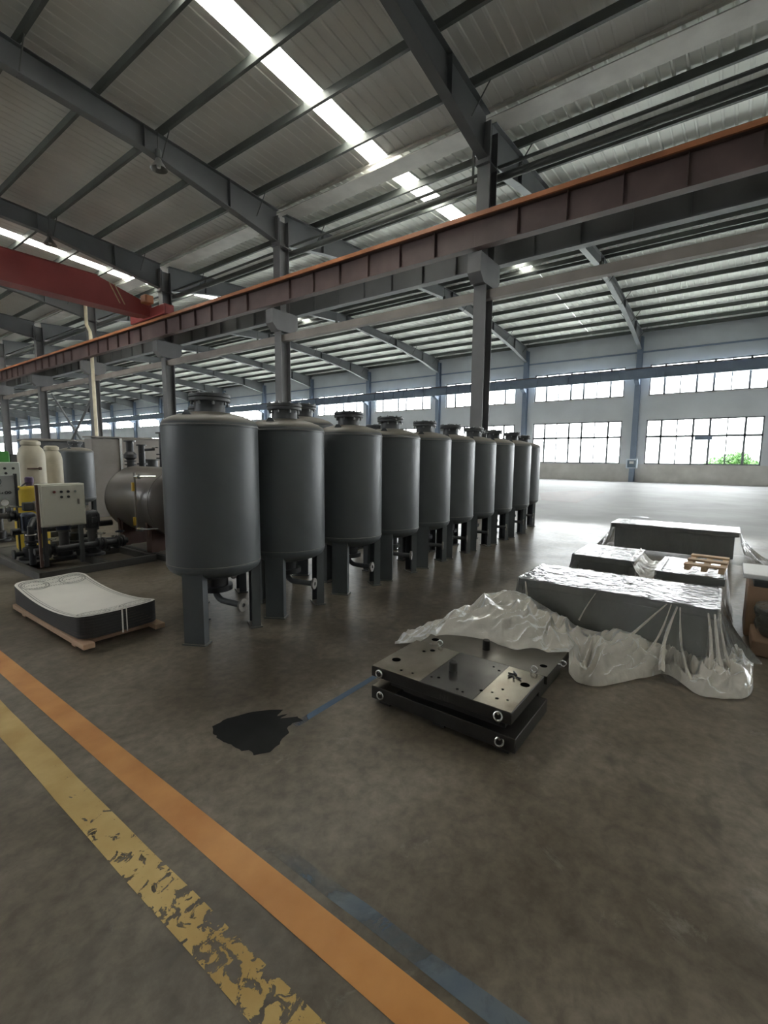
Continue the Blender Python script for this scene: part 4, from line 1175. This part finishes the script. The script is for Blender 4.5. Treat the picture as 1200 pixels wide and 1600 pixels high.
# control cabinet on a stand
cc = thing('control_cabinet', 'cream control cabinet with push buttons on a dark stand', 'control cabinet', (2.46, 7.22, 0), math.radians(-4))
MB().bbox(-0.26, 0.26, 0.0, 0.22, 0.64, 1.21, 0.006).build('body', M_['cabinet'], cc, smooth=False)
dr = MB().bbox(-0.245, 0.245, -0.02, 0.0, 0.655, 1.195, 0.006).build('door', M_['cabinet'], cc, smooth=False)
def button(parent, x, z, m, y=-0.02, r=0.017):
    MB().lathe([(0, 0.016), (r*0.8, 0.016), (r, 0.010), (r, 0), (0, 0)], 14, RotTo((0, -1, 0), (x, y, z))).build('button', m, parent)
for i, x in enumerate((-0.10, -0.02, 0.06, 0.14)):
    button(dr, x, 1.105, M_['redbtn'] if i == 0 else M_['black'] if i < 3 else M_['chrome'])
for x in (-0.02, 0.06): button(dr, x, 1.035, M_['black'])
MB().box(0.165, 0.185, -0.035, -0.02, 0.93, 1.0).build('latch', M_['steel'], dr, smooth=False)
for x in (-0.245, 0.18):
    MB().box(x, x+0.05, 0.04, 0.09, 0.1, 0.64).build('post', M_['skid'], cc, smooth=False)
MB().box(-0.29, -0.26, 0.05, 0.09, 0.1, 1.2).build('post', M_['oxide'], cc, smooth=False)

# second cabinet with a mimic diagram panel in front
c2 = thing('control_cabinet', 'pale cabinet with small buttons behind the grey mimic panel at left edge', 'control cabinet', (2.2, 9.5, 0), math.radians(-3))
MB().bbox(-0.30, 0.44, 0.0, 0.2, 0.72, 1.47, 0.01).build('body', M_['cabinet2'], c2, smooth=False)
for x in (0.02, 0.13, 0.24, 0.35): button(c2, x, 1.37, M_['black'], 0.0, 0.02)
for x in (0.14, 0.25): button(c2, x, 1.29, M_['black'], 0.0, 0.02)
MB().box(0.36, 0.38, -0.015, 0.0, 1.12, 1.19).build('latch', M_['steel'], c2, smooth=False)
for x in (-0.27, 0.38): MB().box(x, x+0.04, 0.05, 0.09, 0.1, 0.72).build('post', M_['skid'], c2, smooth=False)
mpn = thing('mimic_panel', 'grey mimic panel with a line diagram and a dark side edge', 'panel', (2.05, 8.6, 0), math.radians(-3))
MB().bbox(-0.30, 0.26, 0.0, 0.03, 0.83, 1.29, 0.004).build('board', M_['panel'], mpn, smooth=False)
MB().box(0.26, 0.29, -0.02, 0.05, 0.80, 1.31).build('edge_post', M_['skid'], mpn, smooth=False)
MB().torus((0.04, -0.002, 1.20), 0.062, 0.005, Matrix.Rotation(PI/2, 4, 'X'), 24, 6).build('diagram_circle', M_['black'], mpn)
MB().torus((0.055, -0.002, 1.205), 0.014, 0.004, Matrix.Rotation(PI/2, 4, 'X'), 12, 6).build('diagram_mark', M_['black'], mpn)
MB().box(0.055, 0.062, -0.003, 0, 0.93, 1.13).box(0.0, 0.11, -0.003, 0, 1.135, 1.140).build('diagram_line', M_['skidedge'], mpn, smooth=False)
MB().box(0.075, 0.082, -0.003, 0, 1.02, 1.055).box(0.075, 0.115, -0.003, 0, 1.02, 1.027).box(0.10, 0.115, -0.003, 0, 1.02, 1.04).build('diagram_mark', M_['black'], mpn, smooth=False)
MB().torus((0.155, -0.002, 1.035), 0.016, 0.006, Matrix.Rotation(PI/2, 4, 'X'), 14, 6).build('diagram_mark', M_['black'], mpn)
MB().torus((0.195, -0.002, 1.035), 0.014, 0.006, Matrix.Rotation(PI/2, 4, 'X'), 14, 6).build('diagram_mark', M_['black'], mpn)
MB().box(-0.28, -0.25, 0.03, 0.06, 0.107, 0.9).build('post', M_['skid'], mpn, smooth=False)
MB().box(0.26, 0.285, 0.03, 0.06, 0.107, 0.9).build('post', M_['skid'], mpn, smooth=False)

# yellow dosing drum
yd = thing('dosing_drum', 'yellow dosing drum with a dark purple mixer motor', 'drum', (2.60, 8.95, 0.106))
MB().lathe([(0, 0.0), (0.21, 0.0), (0.225, 0.03), (0.225, 0.66), (0.23, 0.67), (0.23, 0.70), (0.225, 0.71), (0.225, 0.96), (0.21, 0.99), (0, 1.0)], 32).build('drum', M_['yellow'], yd)
MB().lathe([(0, 1.0), (0.05, 1.0), (0.05, 1.04), (0.06, 1.05), (0.06, 1.12), (0.045, 1.14), (0, 1.14)], 18).build('mixer_motor', M_['purple'], yd)
MB().tube([(-0.05, -0.03, 1.05), (-0.16, -0.1, 0.98), (-0.24, -0.2, 0.92)], 0.012, 8).build('cable', M_['black'], yd)
MB().lathe([(0.228, 0.675), (0.236, 0.678), (0.236, 0.692), (0.228, 0.695)], 32).build('hoop', M_['black'], yd)

# cream FRP vessels
def frp(label, x, y, r, h, m=M_['cream'], tilt=0):
    v = thing('frp_vessel', label, 'vessel', (x, y, 0), 0, 'cream resin vessels')
    MB().lathe([(0, 0.1), (r*0.9, 0.1), (r, 0.2), (r, h*0.82), (r*0.97, h*0.86), (r*0.86, h*0.905), (r*0.68, h*0.93), (r*0.62, h*0.94), (0, h*0.94)], 36).build('body', m, v)
    MB().lathe([(r*0.55, h*0.93), (r*0.60, h*0.94), (r*0.72, h*0.95), (r*0.74, h*0.965), (r*0.72, h*0.985), (r*0.5, h), (0, h)], 28).build('wrapped_top', m, v)
    MB().lathe([(0, 0), (r*1.02, 0), (r*1.02, 0.1), (0, 0.1)], 30).build('base_ring', M_['black'], v)
    return v
v1 = frp('larger cream vessel with a wrapped top and a dark level pipe', 3.38, 11.4, 0.233, 1.885)
MB().tube([(-0.16, -0.26, 1.32), (0.03, -0.28, 1.32)], 0.012, 8).build('level_pipe', M_['oxide'], v1)
MB().lathe([(0, -0.02), (0.03, -0.02), (0.03, 0.02), (0, 0.02)], 12, RotTo((1, 0, 0), (0.05, -0.28, 1.32))).build('valve', M_['oxide'], v1)
frp('smaller cream vessel with a lumpy wrapped top beside the larger one', 3.90, 11.9, 0.190, 1.79)
t = make_tank('small grey upright tank behind the cream control cabinet', 4.55, 12.4, 0.4, -60, 0.895, 'small grey tank', True)
# box tanks behind
bt = thing('steel_box_tank', 'large brownish stainless box tank with a pale corner strip', 'box tank', (0, 0, 0))
MB().bbox(5.15, 5.83, 13.0, 13.45, 0.0, 2.02, 0.01).build('side_panel', M_['steel'], bt, smooth=False)
MB().bbox(5.84, 6.95, 13.0, 13.45, 0.0, 2.04, 0.01).build('front_panel', M_['steel'], bt, smooth=False)
MB().box(5.80, 5.86, 12.96, 13.0, 0.0, 2.04).build('corner_strip', M_['chrome'], bt, smooth=False)
MB().box(5.12, 6.98, 12.97, 13.48, 2.04, 2.075).build('lid', M_['steel'], bt, smooth=False)
b2 = thing('steel_box_tank', 'low grey-lidded tank behind the cream vessels', 'box tank', (0, 0, 0))
MB().bbox(5.0, 6.4, 16.5, 17.8, 0.0, 2.0, 0.02).build('body', M_['tankdark'], b2, smooth=False)
MB().bbox(4.95, 6.45, 16.45, 17.85, 2.0, 2.07, 0.02).build('lid', M_['steel'], b2, smooth=False)
gm = thing('green_machine', 'green machine hood at the far left edge', 'machine', (0, 0, 0))
MB().bbox(3.6, 4.25, 16.0, 17.0, 0.9, 1.68, 0.03).build('hood', M_['green'], gm, smooth=False)
MB().bbox(3.6, 4.25, 16.02, 17.0, 0.0, 0.9, 0.02).build('base', M_['skid'], gm, smooth=False)
MB().bbox(4.25, 4.6, 16.05, 16.9, 0.8, 1.60, 0.03).build('side_box', M_['skidedge'], gm, smooth=False)

# horizontal vessel
hv = thing('horizontal_vessel', 'brown-grey horizontal pressure vessel with a level gauge beside the nearest tank', 'vessel', (4.05, 0, 0.86))
R_V = 0.55
prof = [(0, -0.26), (0.15, -0.255), (0.30, -0.225), (0.42, -0.17), (0.50, -0.10), (0.54, -0.04), (R_V, 0.0), (R_V, 1.42), (0.54, 1.46), (0.50, 1.52), (0.42, 1.59), (0.30, 1.645), (0.15, 1.675), (0, 1.68)]
MB().lathe(prof, 56, RotTo((0, 1, 0), (0, 7.05, 0))).build('shell', M_['brownvessel'], hv)
for y in (7.05, 8.47):
    MB().lathe([(R_V-0.003, -0.012), (R_V+0.004, -0.006), (R_V+0.004, 0.006), (R_V-0.003, 0.012)], 56, RotTo((0, 1, 0), (0, y, 0))).build('weld_seam', M_['brownvessel'], hv)
for y in (7.3, 8.25):
    MB().prism([(-0.40, -0.86+0.08), (0.40, -0.86+0.08), (0.46, -0.28), (-0.46, -0.28)], 'y', y-0.03, y+0.03).build('saddle', M_['oxide'], hv, smooth=False)
    for x in (-0.36, 0.36):
        MB().box(x-0.06, x+0.06, y-0.08, y+0.08, -0.78, -0.25).build('leg', M_['oxide'], hv, smooth=False)
lg = MB().tube([(-0.60, 7.30, -0.42), (-0.60, 7.30, 0.48)], 0.018, 10).build('level_gauge', M_['steel'], hv)
MB().bbox(-0.650, -0.615, 7.27, 7.305, 0.20, 0.33, 0.004).build('yellow_end', M_['gauge'], lg, smooth=False)
MB().bbox(-0.650, -0.615, 7.27, 7.305, -0.33, -0.20, 0.004).build('yellow_end', M_['gauge'], lg, smooth=False)
for z in (0.42, -0.38):
    MB().tube([(-0.60, 7.30, z), (-0.60, 7.10, z), (-0.40, 7.05, z)], 0.016, 8).build('gauge_arm', M_['chrome'], lg)
    MB().lathe([(0, -0.03), (0.035, -0.03), (0.035, 0.03), (0, 0.03)], 12, RotTo((0, 1, 0), (-0.60, 7.17, z))).build('gauge_valve', M_['chrome'], lg)

# standing pipe and valve groups behind the vessel
def riser(label, x, y, h, r, m=M_['black']):
    p_ = thing('flanged_riser', label, 'pipe', (x, y, 0), 0, 'flanged risers behind the vessel')
    MB().tube([(0, 0, 0), (0, 0, h)], r, 16).build('pipe', m, p_)
    for z in (0.0, h*0.72, h*0.76, h-0.03):
        MB().lathe([(0, 0), (r*1.6, 0), (r*1.6, 0.028), (0, 0.028)], 20).build('flange', m, p_, (0, 0, z))
    return p_
a = riser('black flanged riser, tallest of the pair behind the brown vessel', 4.95, 10.6, 1.92, 0.075)
MB().lathe([(0.075, 1.50), (0.13, 1.55), (0.13, 1.62), (0.075, 1.68)], 18).build('valve_body', M_['black'], a)
b = riser('black flanged riser, shorter of the pair behind the brown vessel', 5.20, 10.6, 1.84, 0.065)
MB().tube([(0.0, -0.02, 1.72), (0.28, -0.02, 1.74)], 0.03, 10).build('side_branch', M_['black'], b)
MB().torus((0.30, -0.02, 1.78), 0.06, 0.012, None, 18, 6).build('handwheel', M_['chrome'], b)
riser('thick black riser beside the nearest tank top', 5.62, 10.4, 2.12, 0.11)
riser('short dark flanged stub on the vessel line', 5.74, 11.25, 1.51, 0.137, M_['tankdark'])

# pumps and pipework on the skid
def pump(label, x, y, m=M_['black']):
    p_ = thing('vertical_pump', label, 'pump', (x, y, 0.108), 0, 'vertical pumps on the skid')
    MB().lathe([(0, 0), (0.15, 0), (0.15, 0.03), (0.10, 0.04), (0.10, 0.16), (0.07, 0.18), (0, 0.18)], 20).build('pump_base', M_['black'], p_)
    MB().lathe([(0.065, 0.16), (0.065, 0.38), (0.09, 0.385), (0.09, 0.41), (0, 0.41)], 20).build('pump_stage', M_['skidedge'], p_)
    mo = MB().lathe([(0, 0.41), (0.085, 0.41), (0.095, 0.43), (0.095, 0.62), (0.085, 0.65), (0.06, 0.67), (0, 0.675)], 20).build('motor', m, p_)
    for i in range(10):
        a_ = 2*PI*i/10
        link('cooling_fin', FIN, mo, None, (0, 0, a_))
    MB().bbox(-0.04, 0.04, -0.14, -0.09, 0.50, 0.58, 0.006).build('terminal_box', m, p_, smooth=False)
    for s_ in (-1, 1):
        MB().tube([(s_*0.09, 0, 0.09), (s_*0.20, 0, 0.09)], 0.035, 12).build('port', M_['black'], p_)
        MB().lathe([(0, -0.012), (0.07, -0.012), (0.07, 0.012), (0, 0.012)], 18, RotTo((1, 0, 0), (s_*0.20, 0, 0.09))).build('port_flange', M_['black'], p_)
    return p_
FIN = MB().box(0.09, 0.108, -0.003, 0.003, 0.44, 0.62).mesh('cooling_fin', M_['black'], False)
pump('dark vertical pump under the left of the cream cabinet', 2.62, 7.75, M_['bluepump'])
pump('dark vertical pump under the right of the cream cabinet', 2.95, 7.62)
pump('dark blue vertical pump left of the cream cabinet', 2.28, 8.0, M_['bluepump'])
pump('dark vertical pump behind the mimic panel', 2.45, 10.1)
pump('dark vertical pump between the cabinet and the brown vessel', 3.22, 9.0)
def manifold(label, pts, r, m=M_['black'], valves=()):
    p_ = thing('pipe_manifold', label, 'pipework', (0, 0, 0), 0, 'pipework on the skid')
    MB().tube(pts, r, 14).build('pipe', m, p_)
    for (x, y, z, d) in valves:
        MB().lathe([(0, -0.05), (r*2, -0.05), (r*2, -0.025), (r*1.3, -0.02), (r*1.5, 0), (r*1.3, 0.02), (r*2, 0.025), (r*2, 0.05), (0, 0.05)], 18, RotTo(d, (x, y, z))).build('valve', M_['black'], p_)
        MB().tube([(x, y, z), (x, y, z+r*3.2)], 0.012, 8).build('valve_stem', M_['chrome'], p_)
        MB().torus((x, y, z+r*3.3), 0.055, 0.010, None, 18, 6).build('handwheel', M_['chrome'] if random.random() < 0.5 else M_['bluepump'], p_)
    return p_
manifold('black pipe header running low along the front pumps', [(2.15, 7.42, 0.30), (2.75, 7.42, 0.30), (3.35, 7.42, 0.30)], 0.045, M_['black'], [(2.35, 7.42, 0.30, (1, 0, 0)), (2.98, 7.42, 0.30, (1, 0, 0)), (3.25, 7.42, 0.30, (1, 0, 0))])
manifold('grey pipe crossing in front of the mimic panel', [(1.95, 8.25, 0.74), (2.12, 8.22, 0.72), (2.36, 8.2, 0.72), (2.40, 8.2, 0.68), (2.40, 8.2, 0.30)], 0.04, M_['skidedge'], [(2.16, 8.22, 0.72, (1, 0, 0))])
manifold('black header pipe behind the pumps', [(2.2, 8.5, 0.45), (3.6, 8.5, 0.45)], 0.05, M_['black'], [(2.5, 8.5, 0.45, (1, 0, 0)), (2.9, 8.5, 0.45, (1, 0, 0)), (3.3, 8.5, 0.45, (1, 0, 0))])
manifold('black drain pipe with valves under the brown vessel', [(3.0, 8.2, 0.24), (3.24, 7.9, 0.24), (3.30, 7.55, 0.22)], 0.035, M_['black'], [(3.12, 8.05, 0.24, (0.7, -0.6, 0)), (3.28, 7.65, 0.23, (0, 1, 0))])
manifold('dark pipe standing left of the cream cabinet', [(2.18, 7.6, 0.1), (2.18, 7.6, 0.62), (2.25, 7.7, 0.70), (2.45, 7.9, 0.70)], 0.04, M_['black'], [(2.18, 7.6, 0.38, (0, 0, 1))])
pg = thing('pressure_gauge', 'small chrome pressure gauge in front of the mimic panel', 'gauge', (2.07, 8.2, 0.83))
MB().lathe([(0, 0), (0.05, 0), (0.055, 0.01), (0.055, 0.035), (0, 0.035)], 22, RotTo((0, -1, 0), (0, 0, 0.09))).build('case', M_['chrome'], pg)
MB().lathe([(0, 0.036), (0.045, 0.036)], 22, RotTo((0, -1, 0), (0, 0, 0.09))).build('dial', M_['whitepaper'], pg)
MB().tube([(0, 0, -0.05), (0, 0, 0.05)], 0.010, 8).build('stem', M_['chrome'], pg)
vb = thing('valve_block', 'small pale actuator box beside the pressure gauge', 'valve', (2.40, 8.2, 0.785))
MB().bbox(-0.12, 0.0, -0.05, 0.05, 0.0, 0.12, 0.01).build('dark_actuator', M_['skid'], vb, smooth=False)
MB().bbox(0.01, 0.11, -0.05, 0.05, -0.02, 0.13, 0.01).build('pale_actuator', M_['steel'], vb, smooth=False)

# ------------------------------------------------------------------ bush outside the window
bu = thing('bush', 'light green bush outside the lower right window', 'bush', (42.0, 0.1, -0.15))
lm = MB()
for i in range(4000):
    c = random.choice([(0, 0, 1.5, 0.8), (0.3, -0.5, 1.7, 0.7), (-0.2, 0.9, 1.2, 0.8), (0, -1.2, 1.2, 0.7)])
    d = Vector((random.gauss(0, 1), random.gauss(0, 1), random.gauss(0, 1))).normalized()*random.random()**0.4*c[3]
    q = Vector(c[:3])+d
    a = Vector((random.gauss(0, 1), random.gauss(0, 1), random.gauss(0, 1))).normalized()
    b = a.orthogonal().normalized()
    s_ = random.uniform(0.06, 0.14)
    lm.add([q-a*s_, q+b*s_*0.5, q+a*s_, q-b*s_*0.5], [(0, 1, 2, 3)])
lf = lm.build('foliage', M_['leaf'], bu, smooth=False); lf['kind'] = 'stuff'
MB().tube([(0, 0, 0), (0.05, 0.05, 1.6)], [0.08, 0.04], 8).build('trunk', M_['wood'], bu)
